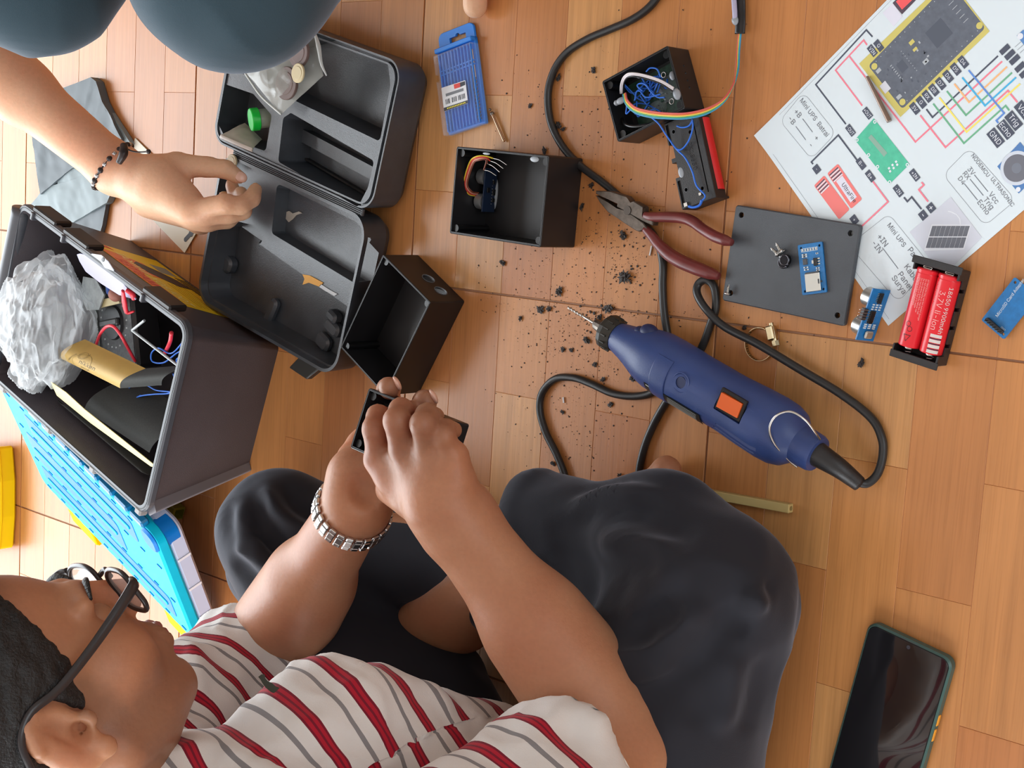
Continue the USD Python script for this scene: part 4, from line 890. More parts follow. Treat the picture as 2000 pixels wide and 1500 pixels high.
# lid, lying open with its mouth up
LW_, LD_ = CW - 6, 182.0
outl = rrect(LW_, LD_, 26, 10, CW / 2 - 2, -LD_ / 2 - 6)
lidm = loft(outl.buffer(-10), 0, outl.buffer(-2), 12) + loft(outl.buffer(-2), 12, outl, 46)
lidm = lidm - loft(outl.buffer(-5), 37, outl.buffer(-3.4), 47.5)
lp_ = lambda pts, z=.037, r=6: sg.Polygon([tuple(cl_(*p, z)) for p in pts]).buffer(-r).buffer(r, quad_segs=6)
zones = [([(541, 358), (560, 366), (694, 432), (724, 460), (708, 552), (690, 552), (530, 456)], 19), ([(455, 430), (500, 440), (515, 460), (510, 478), (485, 470), (450, 455)], 24)]
for pts, zb in zones: lidm = lidm - loft(lp_(pts).buffer(-2), zb, lp_(pts), 40)
front = outl.buffer(-7).intersection(sg.Polygon([tuple(cl_(*p, .037)) for p in ((395, 432), (455, 440), (520, 487), (600, 546), (700, 612), (745, 650), (640, 850), (250, 640), (330, 440))]))
lidm = lidm - loft(front.buffer(-3), 8, front, 40)
tc.part('lid', lidm, P('case_plastic_lid', (54, 58, 64), .40, spec=.9, noise=(22, .4), bump=(700, .00015)))
for px, py, s in ((643, 640, (13, 8, 12)), (622, 668, (12, 9, 10)), (436, 512, (15, 10, 14)), (645, 618, (9, 6, 14)), (520, 610, (7, 18, 10))):
    x, y = cl_(px, py, .02); tc.part('moulded_cradle', T(slab(rrect(s[0] * 2, s[1] * 2, min(s[:2]) * .8, 8), 7, 7 + s[2], 3), (x, y, 0), rz=-15), CASE)
tc.part('hinge', cbox(18, CW - 18, -7.5, 1.5, 40, 44.5, 1.2), CASE)
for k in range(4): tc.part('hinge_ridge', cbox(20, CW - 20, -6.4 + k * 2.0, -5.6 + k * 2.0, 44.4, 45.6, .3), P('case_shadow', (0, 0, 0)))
lx, ly = cl_(592, 712, .042)
tc.part('latch', [slab(sg.Polygon([tuple(cl_(*p, .04)) for p in ((563, 718), (583, 697), (624, 720), (597, 741))]).buffer(-1).buffer(1), 30, 40, 1.5)], P('latch_plastic', (46, 46, 44), .4))
# things in the case
DEB = P('torn_paper', (168, 160, 150), .7)
def shard(name, lab, px, py, z, pts, mat, th=1.0):
    w = at(px, py, z); t = Thing(name, lab, 'scrap', (w[0], w[1], z), 0)
    poly_ = sg.Polygon([tuple(t.loc(*p, z)[:2]) for p in pts])
    t.part('scrap', ext(poly_, th, 0), mat, smooth=False)
shard('paper_scrap', 'small torn grey scrap in the recess of the case lid', 572, 425, .0192, [(557, 415), (566, 412), (573, 417), (585, 413), (591, 416), (580, 420), (573, 428), (565, 434), (558, 426)], DEB)
shard('paper_scrap', 'orange paper scrap lying across the ridge in the case lid', 605, 548, .0372, [(592, 536), (606, 538), (632, 552), (625, 560), (604, 552), (592, 556), (596, 545)], P('scrap_orange', (206, 150, 70), .7))
shard('paper_scrap', 'silvery white scrap beside the orange one in the case lid', 640, 565, .0372, [(628, 555), (645, 566), (660, 574), (654, 578), (636, 568), (624, 560)], P('scrap_white', (180, 182, 184), .5))
vw = at(494, 236, .046)
# green capped vial lying in the left compartment
a, b = at(489, 234, .052), at(534, 229, .028)
d = b - a; d /= np.linalg.norm(d); x_ = np.cross([0, 0, 1.0], d); x_ /= np.linalg.norm(x_)
M = np.eye(4); M[:3, 0], M[:3, 1], M[:3, 2], M[:3, 3] = x_, np.cross(d, x_), d, a
vi = Thing('vial', 'small clear vial with a bright green cap in the left compartment of the case', 'vial', M=M)
vi.part('cap', lathe([(0, 0), (12.2, 0), (13, .8), (13, 9), (12.2, 9.6), (0, 9.6)], 40), P('cap_green', (24, 214, 70), .35))
for k in range(30):
    pass
vi.part('bottle', lathe([(11, 9.6), (11, 34), (9.5, 35.5), (0, 35.5), (0, 34.6), (9.2, 34.6), (10.2, 33.6), (10.2, 9.6)], 36), clear('vial_clear', (206, 214, 196), .45, .2))
vi.part('filling', lathe([(0, 11), (9.9, 11), (9.9, 30), (0, 30)], 24), P('vial_filling', (150, 170, 130), .6))
def crumple(name, parent_thing, V, thick, mat, label=None):
    return parent_thing.part(name, sheet(V, thick), mat, smooth=True, label=label)
def bag_grid(corners, nu, nv, amp, seed, bulge=0.0, th=None):
    """corners: 4 world points (m), order around; returns grid in the thing's own mm"""
    c = [th.w2l(p) for p in corners]
    s, t = np.meshgrid(np.linspace(0, 1, nu), np.linspace(0, 1, nv), indexing='ij')
    s, t = s[..., None], t[..., None]
    V = (1 - s) * (1 - t) * c[0] + s * (1 - t) * c[1] + s * t * c[2] + (1 - s) * t * c[3]
    f = meshkit.fbm(V * .06 + seed * 3.1, 3, seed) - .5
    n = np.cross(c[1] - c[0], c[3] - c[0]); n /= np.linalg.norm(n)
    if n[2] < 0: n = -n
    ed = np.clip(4 * s * (1 - s) * 4 * t * (1 - t) * 1.6, 0, 1)
    return V + n * (f[..., None] * amp * 2 + ed * bulge)
FILM = clear('bag_film', (206, 208, 202), .13, .14)
zb = Thing('zip_bag', 'clear zip bag with dark discs and one pale coin resting on the case compartments', 'bag', tuple(at(560, 150, .06)))
cs = [at(468, 126, .070), at(548, 224, .066), at(632, 148, .056), at(612, 52, .056)]
crumple('back_film', zb, bag_grid(cs, 26, 26, 1.5, 3, -3, zb), .2, FILM); crumple('front_film', zb, bag_grid(cs, 26, 26, 2.6, 9, 8, zb), .2, FILM)
zb.part('zip_strip', tube([zb.w2l(at(468, 126, .0705)), zb.w2l(at(490, 160, .068)), zb.w2l(at(512, 190, .067)), zb.w2l(at(549, 223, .0665))], 1.3, 8), P('zip_white', (205, 210, 206), .35), smooth=True)
zb.part('fold_edge', tube([zb.w2l(at(613, 58, .06)), zb.w2l(at(622, 90, .062)), zb.w2l(at(628, 125, .062)), zb.w2l(at(638, 148, .058))], [1, 2.6, 1.6, .8], 8), clear('bag_fold', (226, 230, 228), .5, .12), smooth=True)
for k, (px, py, r, h, nm, lab) in enumerate(((587, 103, 16, 4, (112, 92, 88), 'upper dark reddish disc inside the zip bag'), (563, 163, 18, 4, (104, 84, 78), 'lower dark reddish disc inside the zip bag'), (584, 143, 10.5, 2.4, (206, 190, 150), 'pale cream coin-like disc inside the zip bag'))):
    w = at(px, py, .0662 if k < 2 else .0715); t = Thing('disc', lab, 'disc', tuple(w)); t.part('disc', lathe([(0, 0), (r - .6, 0), (r, .6), (r, h - .6), (r - .6, h), (0, h)], 36), P(f'disc_{k}', nm, .5)); t.part('raised_centre', lathe([(0, h), (r * .7, h), (r * .66, h + .5), (0, h + .5)], 28), P(f'disc_{k}', nm))
zb2 = Thing('zip_bag', 'small empty clear zip bag hanging over the hinge edge beside the green capped vial', 'bag', tuple(at(470, 270, .05)))
cs = [at(432, 264, .058), at(494, 290, .056), at(512, 272, .034), at(478, 240, .034)]
crumple('film', zb2, bag_grid(cs, 18, 18, 1.6, 5, 2.5, zb2), .2, clear('bag_film2', (196, 190, 176), .5, .25))
zb2.part('zip_strip', tube([zb2.w2l(at(431, 266, .0585)), zb2.w2l(at(462, 280, .058)), zb2.w2l(at(493, 293, .0565))], 2.6, 8, flat=(1, .4)), P('zip_white2', (205, 196, 186), .4), smooth=True)
w = at(455, 316, .046); t = Thing('disc', 'pale yellow disc held between the fingers at the corner of the case lid', 'disc', tuple(w)); t.part('disc', lathe([(0, 0), (8.2, 0), (8.8, .5), (8.8, 2), (8.2, 2.5), (0, 2.5)], 32), P('disc_2', (0, 0, 0))); t.part('raised_centre', lathe([(0, 2.5), (6, 2.5), (5.6, 2.9), (0, 2.9)], 24), P('disc_2', (0, 0, 0)))

# ================================================================== BIG TOOLBOX
ZT = .155
pa, pb_ = at(368, 640, ZT), at(45, 400, ZT)
trz = math.radians(-18.0)
tb = Thing('toolbox', 'large open dark plastic toolbox filled with odds and ends, left of the case', 'toolbox', (pa[0], pa[1], 0), trz)
TL_, TW_ = 372.0, 232.0
TBM = P('toolbox_plastic', (78, 72, 76), .42, noise=(14, .12), bump=(1200, .0002))
top_o = rrect(TL_, TW_, 16, 8, -TL_ / 2, -TW_ / 2)
bot_o = sg.box(-TL_ + 12, -TW_ + 26, -24, -40).buffer(-6).buffer(6)
hull_o = loft(bot_o, 0, top_o, 155)
hull_i = loft(bot_o.buffer(-3.5), 4, top_o.buffer(-3.5), 156)
box_ = hull_o - hull_i
tb.part('body', box_, TBM)
rimp = top_o.buffer(4).difference(top_o.buffer(-4))
tb.part('rim', slab(top_o.buffer(4.5), 147, 157, 2) - ext(top_o.buffer(-3.6), 40, 130), P('toolbox_rim', (74, 76, 82), .35))
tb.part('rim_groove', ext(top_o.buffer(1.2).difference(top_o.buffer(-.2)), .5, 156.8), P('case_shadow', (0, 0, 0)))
# short-end carrying bar, corner strip, latch seats
tb.part('end_bar', T(tube([(-TL_ - 6, -TW_ + 10, 150), (-TL_ - 9, -TW_ / 2, 150), (-TL_ - 6, -8, 150)], 12, 20, 12), (0, 0, 0)), P('toolbox_rim', (0, 0, 0)), smooth=True)
def wallpt(px, py):
    """pixel -> point on the sloping long outer wall, in the toolbox frame (mm)"""
    z = .08
    for _ in range(40):
        l = tb.loc(px, py, z); yw = -40 * (1 - z / .155)
        z += (l[1] - yw) * .0006 * 1.0
        z = min(max(z, 0.002), .154)
    l = tb.loc(px, py, z); return l
def wallquad(name, pts, mat, off, parent=None, label=None, h=.25):
    """patch on the long outer wall given in wall coordinates (x along, s down the wall from the rim)"""
    q_ = ext(sg.Polygon(pts), h, 0)
    n = math.hypot(155, 40)
    m = tm(q_); v = m.vertices
    m.vertices = np.c_[v[:, 0], -40 * v[:, 1] / n + (v[:, 2] + off) * 155 / n, 155 - 155 * v[:, 1] / n - (v[:, 2] + off) * 40 / n]
    m.invert()
    return tb.part(name, m, mat, smooth=False, parent=parent, label=label)
for x0, x1 in ((-345, -290), (-272, -215), (-95, -38)):
    tb.part('latch_seat', cbox(x0, x1, 1, 9, 132, 156, 2), P('latch_dark', (30, 28, 28), .45))
    tb.part('latch_lug', cbox(x0 + 4, x0 + 9, -8, 2, 150, 160, 1), P('toolbox_rim', (0, 0, 0)))
tb.part('corner_strip', loft(sa.translate(sa.rotate(rrect(15, 15, 2, 4), 45), -27, -TW_ + 29), 0.5, sa.translate(sa.rotate(rrect(15, 15, 2, 4), 45), -3, -TW_ + 4), 146), P('strip_grey', (128, 126, 132), .4))
for x0 in (-330, -215, -110, -8):
    tb.part('hinge_lug', cbox(x0 - 10, x0 + 2, -TW_ - 8, -TW_ + 1, 146, 158, 2), P('lug_grey', (140, 138, 138), .5))
# product card on the long outer wall
YL = P('card_yellow', (232, 196, 20), .45); ORG = P('card_orange', (226, 116, 52), .5); CBK = P('card_black', (52, 36, 30), .5)
SL0, SL1 = 14, 150
cx0, cx1 = -206, -2
_wq = wallquad
cm = lambda x, s_: (-280 + (x + 206) * .93, 46 + (s_ - 14) * .77)
def wallquad(name, pts, mat, off, parent=None, label=None): return _wq(name, [cm(*q_) for q_ in pts], mat, off, parent, label)
card = wallquad('product_card', [(cx0, SL0), (cx1, SL0), (cx1, SL1), (cx0, SL1)], YL, .15, label='yellow and orange printed card on the outer wall')
wallquad('card_red_edge', [(cx0, SL0), (cx0 + 8, SL0), (cx0 + 14, SL0 + 36), (cx0 + 4, SL0 + 30)], P('card_red', (200, 40, 36), .5), .45, card)
wallquad('card_orange_field', [(cx0 + 20, SL0), (cx1 - 20, SL0), (cx1 - 20, SL0 + 26), (-108, SL0 + 26), (-108, SL0 + 86), (cx0 + 42, SL0 + 70)], ORG, .45, card)
wallquad('card_picture', [(cx0 + 44, 70), (cx0 + 56, 56), (cx0 + 84, 62), (-92, 100), (-94, 128), (cx0 + 84, 122), (cx0 + 60, 96)], CBK, .7, card)
for k in range(9): wallquad('card_stripe', [(cx0 + 70 + k * 7, 128), (cx0 + 74 + k * 7, 128), (cx0 + 78 + k * 7, 149), (cx0 + 74 + k * 7, 149)], CBK, .45, card)
for k in range(12): wallquad('barcode_bar', [(cx0 + 34 + k * 2.6, 106), (cx0 + 35.4 + k * 2.6, 106), (cx0 + 35.4 + k * 2.6, 140), (cx0 + 34 + k * 2.6, 140)], P('card_grey', (150, 150, 142), .5), .45, card)
for k in range(3): wallquad('card_badge', list(sg.Point(-70 + k * 20, 136).buffer(7).exterior.coords), P('card_badge', (196, 178, 110), .5), .45, card)
for k in range(5): wallquad('card_print_line', [(-92, 76 + k * 8), (-14, 76 + k * 8), (-14, 78 + k * 8), (-92, 78 + k * 8)], P('card_ochre', (180, 146, 24), .5), .45, card)
def walltext(s, h, x, sdn, mat):
    m = text(s, h, (0, 0, 0), math.pi, .12); v = m.vertices
    x, sdn = cm(x, sdn)
    n = math.hypot(155, 40); xx = v[:, 0] + x; ss = sdn - v[:, 1]; of = v[:, 2] + .75
    m = m.copy(); m.vertices = np.c_[xx, -40 * ss / n + of * 155 / n, 155 - 155 * ss / n - of * 40 / n]
    tb.part('lettering', m, mat, smooth=False, parent=card)
walltext('TOOLBOX NANKAI', 13, -8, 44, P('card_pale', (240, 226, 150), .5)); walltext('MASTER', 15, -60, 18, P('card_red', (0, 0, 0)))

TOP = lambda px, py, z: tb.loc(px, py, z)
def inbox(name, label, cat, px, py, z): 
    w = at(px, py, z); return Thing(name, label, cat, tuple(w), trz)
# multimeter
mo, mrz, mw = frame((190, 690), (312, 668), .085)
mm_ = Thing('multimeter', 'black multimeter with a round dial standing in the toolbox behind the red lead', 'multimeter', M=np.array([[1.28 * math.cos(mrz), -1.28 * math.sin(mrz), 0, mo[0]], [1.28 * math.sin(mrz), 1.28 * math.cos(mrz), 0, mo[1]], [0, 0, 1.1, .05], [0, 0, 0, 1.0]]))
mm_.part('body', cbox(-6, 72, -20, 63, 0, 34, 3), P('meter_black', (36, 36, 38), .45))
fp = mm_.part('face_plate', cbox(14, 68, -16, 59, 33.8, 34.8, .3), P('meter_face', (84, 86, 88), .5, noise=(260, .35)))
mm_.part('display', cbox(-2, 10, 2, 56, 33.8, 35, .4), P('meter_display', (112, 116, 112), .3))
dl_ = mm_.part('dial', (lathe([(0, 34.8), (17, 34.8), (16, 38), (0, 38)], 40)).translate((38, 26, 0)), P('dial_black', (40, 40, 42), .35))
mm_.part('dial_grip', cbox(23, 53, 22.5, 29.5, 37.5, 43, 1.5), P('dial_grey', (64, 66, 68), .35), parent=dl_)
for k in range(20):
    a = 2 * math.pi * k / 20; x, y = 38 + 22 * math.cos(a), 26 + 24 * math.sin(a)
    mm_.part('dial_mark', cbox(x - 1.2, x + 1.2, y - .8, y + .8, 34.7, 34.95, .05), P('meter_mark', (180, 182, 182), .5), parent=fp)
RED = P('lead_red', (218, 46, 62), .4)
rl = inbox('test_lead', 'red test lead arching over the multimeter dial', 'cable', 225, 650, .12)
rl.part('wire', tube([rl.w2l(at(*p)) for p in [(188, 672, .105), (196, 652, .128), (208, 638, .138), (222, 638, .138), (236, 655, .132), (250, 680, .12), (264, 705, .10)]], 1.9, 10), RED, smooth=True)
rc = inbox('test_clip', 'red plastic clip standing beside the multimeter under the lilac card', 'clip', 250, 590, .13)
rc.part('jaw', tube([rc.w2l(at(*p)) for p in [(240, 568, .148), (243, 590, .140), (248, 610, .132), (262, 608, .128)]], [2.6, 4.2, 3.4, 1.6], 12, flat=(1, .7)), RED, smooth=True)
rc.part('jaw', tube([rc.w2l(at(*p)) for p in [(246, 566, .146), (258, 574, .140), (262, 584, .136)]], [2.4, 3.6, 3.0], 12), RED, smooth=True)
rr_ = inbox('test_lead', 'short length of red lead dropping into the blue wire tangle', 'cable', 330, 665, .12); rr_.part('wire', tube([rr_.w2l(at(*p)) for p in [(335, 650, .145), (332, 668, .135), (322, 690, .11)]], 2.4, 10), RED, smooth=True)
lc = inbox('blister_card', 'lilac blister card with a clear rounded hang tab leaning on the toolbox wall', 'card', 200, 530, .15)
def flatpoly(t, pts, z, th, name, mat, parent=None):
    c = [t.w2l(at(*p[:2], p[2] if len(p) > 2 else z)) for p in pts]
    c = np.array(c); o_ = c.mean(0); u, s_, vt = np.linalg.svd(c - o_); nrm = vt[2] if vt[2][2] > 0 else -vt[2]
    ex_ = vt[0]; ey_ = np.cross(nrm, ex_)
    pg = sg.Polygon([((q - o_) @ ex_, (q - o_) @ ey_) for q in c]).buffer(-.8).buffer(.8, quad_segs=5)
    m = tm(ext(pg, th, 0)); m.vertices = o_ + m.vertices[:, :1] * ex_ + m.vertices[:, 1:2] * ey_ + m.vertices[:, 2:] * nrm
    return t.part(name, m, mat, smooth=False, parent=parent)
flatpoly(lc, [(150, 497, .15), (158, 494, .15), (176, 496, .15), (200, 508, .152), (222, 528, .15), (262, 588, .14), (240, 572, .13), (200, 552, .135), (168, 530, .14), (152, 512, .148)], .15, 1.2, 'card', P('card_lilac', (178, 176, 212), .4))
flatpoly(lc, [(178, 494, .16), (198, 498, .162), (212, 510, .16), (226, 529, .156), (205, 523, .158), (196, 510, .16)], .16, 1.0, 'clear_tab', clear('tab_clear', (200, 210, 226), .5, .1))
lc.part('hang_hole', cyl(2.6, 1, 0, 16).translate(tuple(lc.w2l(at(182, 502, .1535)))), BLACKG); lc.part('hang_hole', cyl(2.6, 1, 0, 16).translate(tuple(lc.w2l(at(202, 507, .1635)))), BLACKG)
bl_ = inbox('marker_pen', 'blue and silver pen end with a tan cap between the card and the multimeter', 'pen', 225, 560, .12)
bl_.part('barrel', tube([bl_.w2l(at(214, 545, .115)), bl_.w2l(at(216, 570, .105))], 5.5, 14, smooth=False), P('pen_blue', (32, 66, 140), .35)); bl_.part('band', tube([bl_.w2l(at(226, 562, .122)), bl_.w2l(at(242, 561, .122))], 2.4, 12, smooth=False), METAL); bl_.part('cap', ball(9, tuple(bl_.w2l(at(226, 575, .112))), 20), P('pen_tan', (172, 112, 96), .5))
cr_ = inbox('cardboard_strip', 'cream cardboard strip lying behind the multimeter', 'strip', 215, 595, .10); flatpoly(cr_, [(176, 592), (232, 578), (238, 592), (180, 606)], .10, 3, 'strip', CREAM)
ps_ = inbox('packing_sheet', 'pale printed plastic wrapper between the big plastic bag and the cream strip', 'wrapper', 180, 570, .11); flatpoly(ps_, [(165, 540), (190, 545), (206, 575), (196, 605), (172, 606), (160, 575)], .105, 2, 'sheet', P('wrapper_grey', (150, 156, 156), .4, noise=(70, .3)))
# steel wire bracket
sbk = inbox('wire_bracket', 'thin grey metal bracket strip crossing the corner of the toolbox', 'bracket', 310, 690, .13)
for a, b in (((258, 645, .14), (358, 722, .14)), ((258, 645, .14), (282, 626, .142))): sbk.part('strip', tube([sbk.w2l(at(*a)), sbk.w2l(at(*b))], 1.6, 8, smooth=False), P('bracket_grey', (150, 156, 158), .4, .3))
# blue hook-up wire tangle
bw = inbox('hookup_wire', 'tangle of thin blue hook-up wire in the right corner of the toolbox', 'wire', 330, 720, .12)
rb_ = random.Random(21)
for pts in ([(360, 665, .13), (335, 690, .12), (310, 680, .125), (296, 690, .12), (298, 706, .115), (320, 708, .115), (345, 690, .12), (366, 680, .13)], [(366, 690, .13), (345, 702, .12), (352, 710, .12), (366, 702, .13)], [(338, 730, .12), (345, 748, .11), (352, 756, .11), (346, 742, .12), (354, 722, .125)], [(255, 790, .10), (270, 775, .105), (300, 770, .11), (330, 768, .115), (350, 758, .12)], [(252, 760, .10), (258, 750, .105), (285, 752, .108), (305, 762, .11), (330, 765, .115), (350, 770, .12)], [(240, 800, .09), (252, 786, .10), (275, 772, .105)], [(340, 735, .12), (352, 745, .118), (345, 760, .115), (335, 770, .112)], [(366, 725, .13), (350, 735, .12), (340, 752, .115), (356, 766, .12)]):
    bw.part('strand', tube([bw.w2l(at(*p)) for p in pts], 1.0, 7, 10), BLUEW, smooth=True)
# sandpaper
def curl(t, name, a, b, c_, arc, mat, th=.5, nu=14, nv=18, flip=1):
    """sheet from edge a-b swept toward c_, bowed upward by arc (m)"""
    A, B, C = np.array(a), np.array(b), np.array(c_)
    s, q2 = np.meshgrid(np.linspace(0, 1, nu), np.linspace(0, 1, nv), indexing='ij')
    V = A + (B - A) * s[..., None] + (C - A) * q2[..., None]
    V[..., 2] += arc * np.sin(np.pi * q2)
    return t.part(name, sheet(np.array([[t.w2l(p) for p in r] for r in V]), th), mat, smooth=True)
TAN = P('sandpaper_tan', (176, 142, 66), .6, noise=(30, .08)); GRIT = P('sandpaper_grit', (42, 43, 40), .75, noise=(500, .2)); PALE = P('sandpaper_pale', (238, 222, 150), .6)
s1 = inbox('sandpaper_sheet', 'curled sandpaper sheet showing its tan printed back, across the toolbox', 'sandpaper', 230, 710, .13)
A, B, C = at(120, 700, .140), at(235, 758, .140), at(166, 663, .132)
curl(s1, 'tan_back', A, B, C, .012, TAN)
curl(s1, 'grit_side', B, at(316, 752, .130), B + (C - A), .012, GRIT)
def curltext(s, h, u, v, mat, rot=0.0):
    """print on the tan back: (u, v) in mm from A along AB / AC"""
    ab, ac = B - A, C - A; lu, lv = np.linalg.norm(ab) * 1000, np.linalg.norm(ac) * 1000
    m = text(s, h, (0, 0, 0), rot, .05) if isinstance(s, str) else tm(s)
    vv = m.vertices; uu = (vv[:, 0] + u) / lu; qq = (vv[:, 1] + v) / lv
    Pw = A + ab * uu[:, None] + ac * qq[:, None]; Pw[:, 2] += .012 * np.sin(np.pi * np.clip(qq, 0, 1)) + .0005 + vv[:, 2] * .001
    m = m.copy(); m.vertices = np.array([s1.w2l(p) for p in Pw])
    s1.part('printed_mark', m, mat, smooth=False)
OLV = P('print_olive', (120, 100, 46), .6); OLD = P('print_brown', (92, 76, 38), .6)
curltext('nikken', 8.5, 40, 12, OLD); curltext('ABRASIVE', 3.2, 20, 6, OLV, math.radians(70)); curltext('NIHON', 4, 46, 3, OLV)
for rad, u, v in ((19, 45, 14), (8, 38, 29), (6, 38, 29)):
    curltext(tm(ext(sg.Point(0, 0).buffer(rad).difference(sg.Point(0, 0).buffer(rad - .5)).intersection(sg.box(-60, -v + 1, 60, 34 - v + 1)), .05)), 0, u, v, OLV)
s2 = inbox('sandpaper_sheet', 'large black grit sandpaper sheet curled against the lower toolbox wall', 'sandpaper', 230, 800, .12)
curl(s2, 'grit_side', at(165, 800, .118), at(292, 884, .118), at(255, 735, .09), .016, GRIT); curl(s2, 'grit_side', at(112, 780, .122), at(268, 912, .122), at(165, 800, .112), .010, GRIT)
s3 = inbox('sandpaper_sheet', 'sandpaper sheet seen along its pale yellow edge, leaning down the toolbox', 'sandpaper', 200, 830, .14)
flatpoly(s3, [(100, 745, .150), (131, 766, .151), (166, 800, .150), (240, 858, .150), (310, 914, .150), (296, 910, .146), (178, 826, .142), (112, 772, .142)], .15, .8, 'pale_back', PALE)
# crumpled plastic bag with something dark in it
def blob(t, centre, radii, amp, seed, sub=5, fr=.05):
    m = trimesh.creation.icosphere(subdivisions=sub, radius=1); v = m.vertices
    wv = v + .35 * (np.stack([meshkit.fbm(v * 1.3 + seed + j * 9, 2, seed + j) for j in range(3)], 1) - .5)
    f = meshkit.fbm(wv * 1.3 + seed, 3, seed); rdg = 1 - np.abs(2 * meshkit.fbm(wv * [2.4, 1.3, 2.0] + seed * 2, 3, seed + 5) - 1)
    k = 1 + amp * (f - .5) * 1.6 + amp * .8 * (rdg ** 3 - .4)
    m.vertices = t.w2l(centre) + v * k[:, None] * radii
    return m
pbag = inbox('plastic_bag', 'big crumpled translucent plastic bag with dark parts inside, on top of the toolbox', 'bag', 85, 630, .16)
pbag.part('film', blob(pbag, at(86, 630, .150), (56, 78, 46), .34, 4, 6), clear('bag_film3', (228, 234, 238), .16, .22), smooth=True)
pbag.part('inner_fold', blob(pbag, at(80, 640, .145), (48, 66, 40), .5, 9, 6), clear('bag_film4', (232, 236, 238), .12, .22), smooth=True)
dk = inbox('black_part', 'dark rounded plastic part inside the big crumpled bag', 'part', 60, 670, .14)
dk.part('body', blob(dk, at(70, 690, .13), (32, 40, 30), .18, 2, 4), P('dark_part', (66, 70, 76), .4), smooth=40); dk.part('rib', blob(dk, at(64, 620, .135), (20, 16, 18), .2, 6, 3), P('dark_part2', (90, 94, 100), .4), smooth=40)

# ================================================================== TILTED ORGANISER CASE, YELLOW TRAY, TUBE, POUCH, TAG
oa, ob = at(85, 943, .035), at(381, 1254, .035)
ex = ob - oa; OLn = np.linalg.norm(ex) * 1000; ex /= np.linalg.norm(ex)
ph_ = np.array([-ex[1], ex[0], 0]); tl = math.radians(32)
ey = ph_ * math.cos(tl) + np.array([0, 0, math.sin(tl)]); ez = np.cross(ex, ey)
M = np.eye(4); M[:3, 0], M[:3, 1], M[:3, 2], M[:3, 3] = ex, ey, ez, oa
og = Thing('organizer_case', 'bright cyan organiser case with yellow latches leaning against the toolbox', 'organizer', M=M)
CY = P('organizer_cyan', (0, 196, 232), .5, spec=.15, noise=(30, .05)); CYD = P('organizer_blue', (0, 118, 204), .45, spec=.2)
OW = 200.0
opoly = sg.box(0, 0, OLn, OW).buffer(-16).buffer(16, quad_segs=8)
og.part('lid', slab(opoly, -16, 0, 3), CY)
og.part('tray', slab(opoly.buffer(-1.5), -37, -15.8, 3) , P('organizer_clear', (196, 206, 232), .25))
for x0, x1, y0, y1, m in ((30, OLn - 30, 20, 62, CYD), (30, OLn - 120, 74, 128, CYD), (60, OLn - 60, 140, 182, CYD)):
    pn = og.part('lid_panel', slab(rrect(x1 - x0, y1 - y0, 8, 6, (x0 + x1) / 2, (y0 + y1) / 2), -.6, .8, .5), m)
    og.part('panel_ridge', cbox(x0 + 12, x1 - 12, (y0 + y1) / 2 - 3, (y0 + y1) / 2 + 3, .6, 2.4, .8), CY, parent=pn)
for y in (12, 68, 133, 190):
    for k in range(int(OLn // 38)): og.part('lid_notch', cbox(20 + k * 38, 30 + k * 38, y - 1, y + 1, -.1, 1.2, .3), CYD)
for k in range(16): og.part('edge_tooth', cbox(12 + k * (OLn - 24) / 16, 26 + k * (OLn - 24) / 16, -3, 1, -10, -1, .8), CY)
for x in (OLn * .16, OLn * .80):
    lt = og.part('latch', cbox(x, x + OLn * .17, -32, -1, -9, -1, 1.6), P('latch_yellow', (246, 196, 0), .7, spec=.1), label='yellow snap latch')
    og.part('latch_lip', cbox(x + 2, x + OLn * .17 - 2, -36, -31, -10, -4, .8), P('latch_yellow', (0, 0, 0)), parent=lt)
for k in range(3): og.part('divider', cbox(OLn - 1.6, OLn - .4, 30 + k * 55, 34 + k * 55, -35, -17, .3), P('organizer_white', (232, 234, 244), .3))
og.part('corner_pad', slab(rrect(14, 30, 4, 6, OLn - 8, 8), -36, -15, 2), CYD); og.part('corner_pad', slab(rrect(34, 34, 14, 6, OLn - 18, OW - 18), -34, 2, 3), CYD)
for k in range(10): og.part('hinge_knuckle', cbox(16 + k * (OLn - 32) / 10, 44 + k * (OLn - 32) / 10, OW - 2, OW + 8, -10, 1, 2), P('organizer_hinge', (30, 120, 170), .15))
yt = Thing('yellow_tray', 'bright yellow plastic edge of a tray at the far left border of the photo', 'tray', tuple(at(-60, 960)))
yp = sg.Polygon([tuple(yt.loc(*p, .02)[:2]) for p in ((4, 872), (9, 940), (9, 1010), (5, 1072), (-110, 1080), (-120, 880))]).buffer(-4).buffer(4)
yt.part('body', slab(yp, .3, 28, 4), P('tray_yellow', (252, 214, 0), .35)); yt.part('rim', slab(yp.buffer(3), 24, 30, 1.5), P('tray_yellow', (0, 0, 0)))
to, trz2, tln = frame((306, 966), (343, 1000), .012)
tu = Thing('square_tube', 'translucent olive square tube end sticking out under the toolbox corner', 'tube', (to[0], to[1], .002), trz2)
tu.part('tube', cbox(-40, tln + 6, -9, 9, 0, 18, 1.5) - cbox(-60, tln + 20, -6.5, 6.5, 2.5, 15.5, .5), P('tube_olive', (126, 120, 34), .35))
gp = Thing('grey_pouch', 'crumpled grey pouch lying on the floor under the reaching forearm', 'pouch', tuple(at(170, 290)))
GP1, GP2 = P('pouch_grey', (126, 140, 144), .55, noise=(14, .1)), P('pouch_dark', (84, 94, 100), .55, noise=(14, .12))
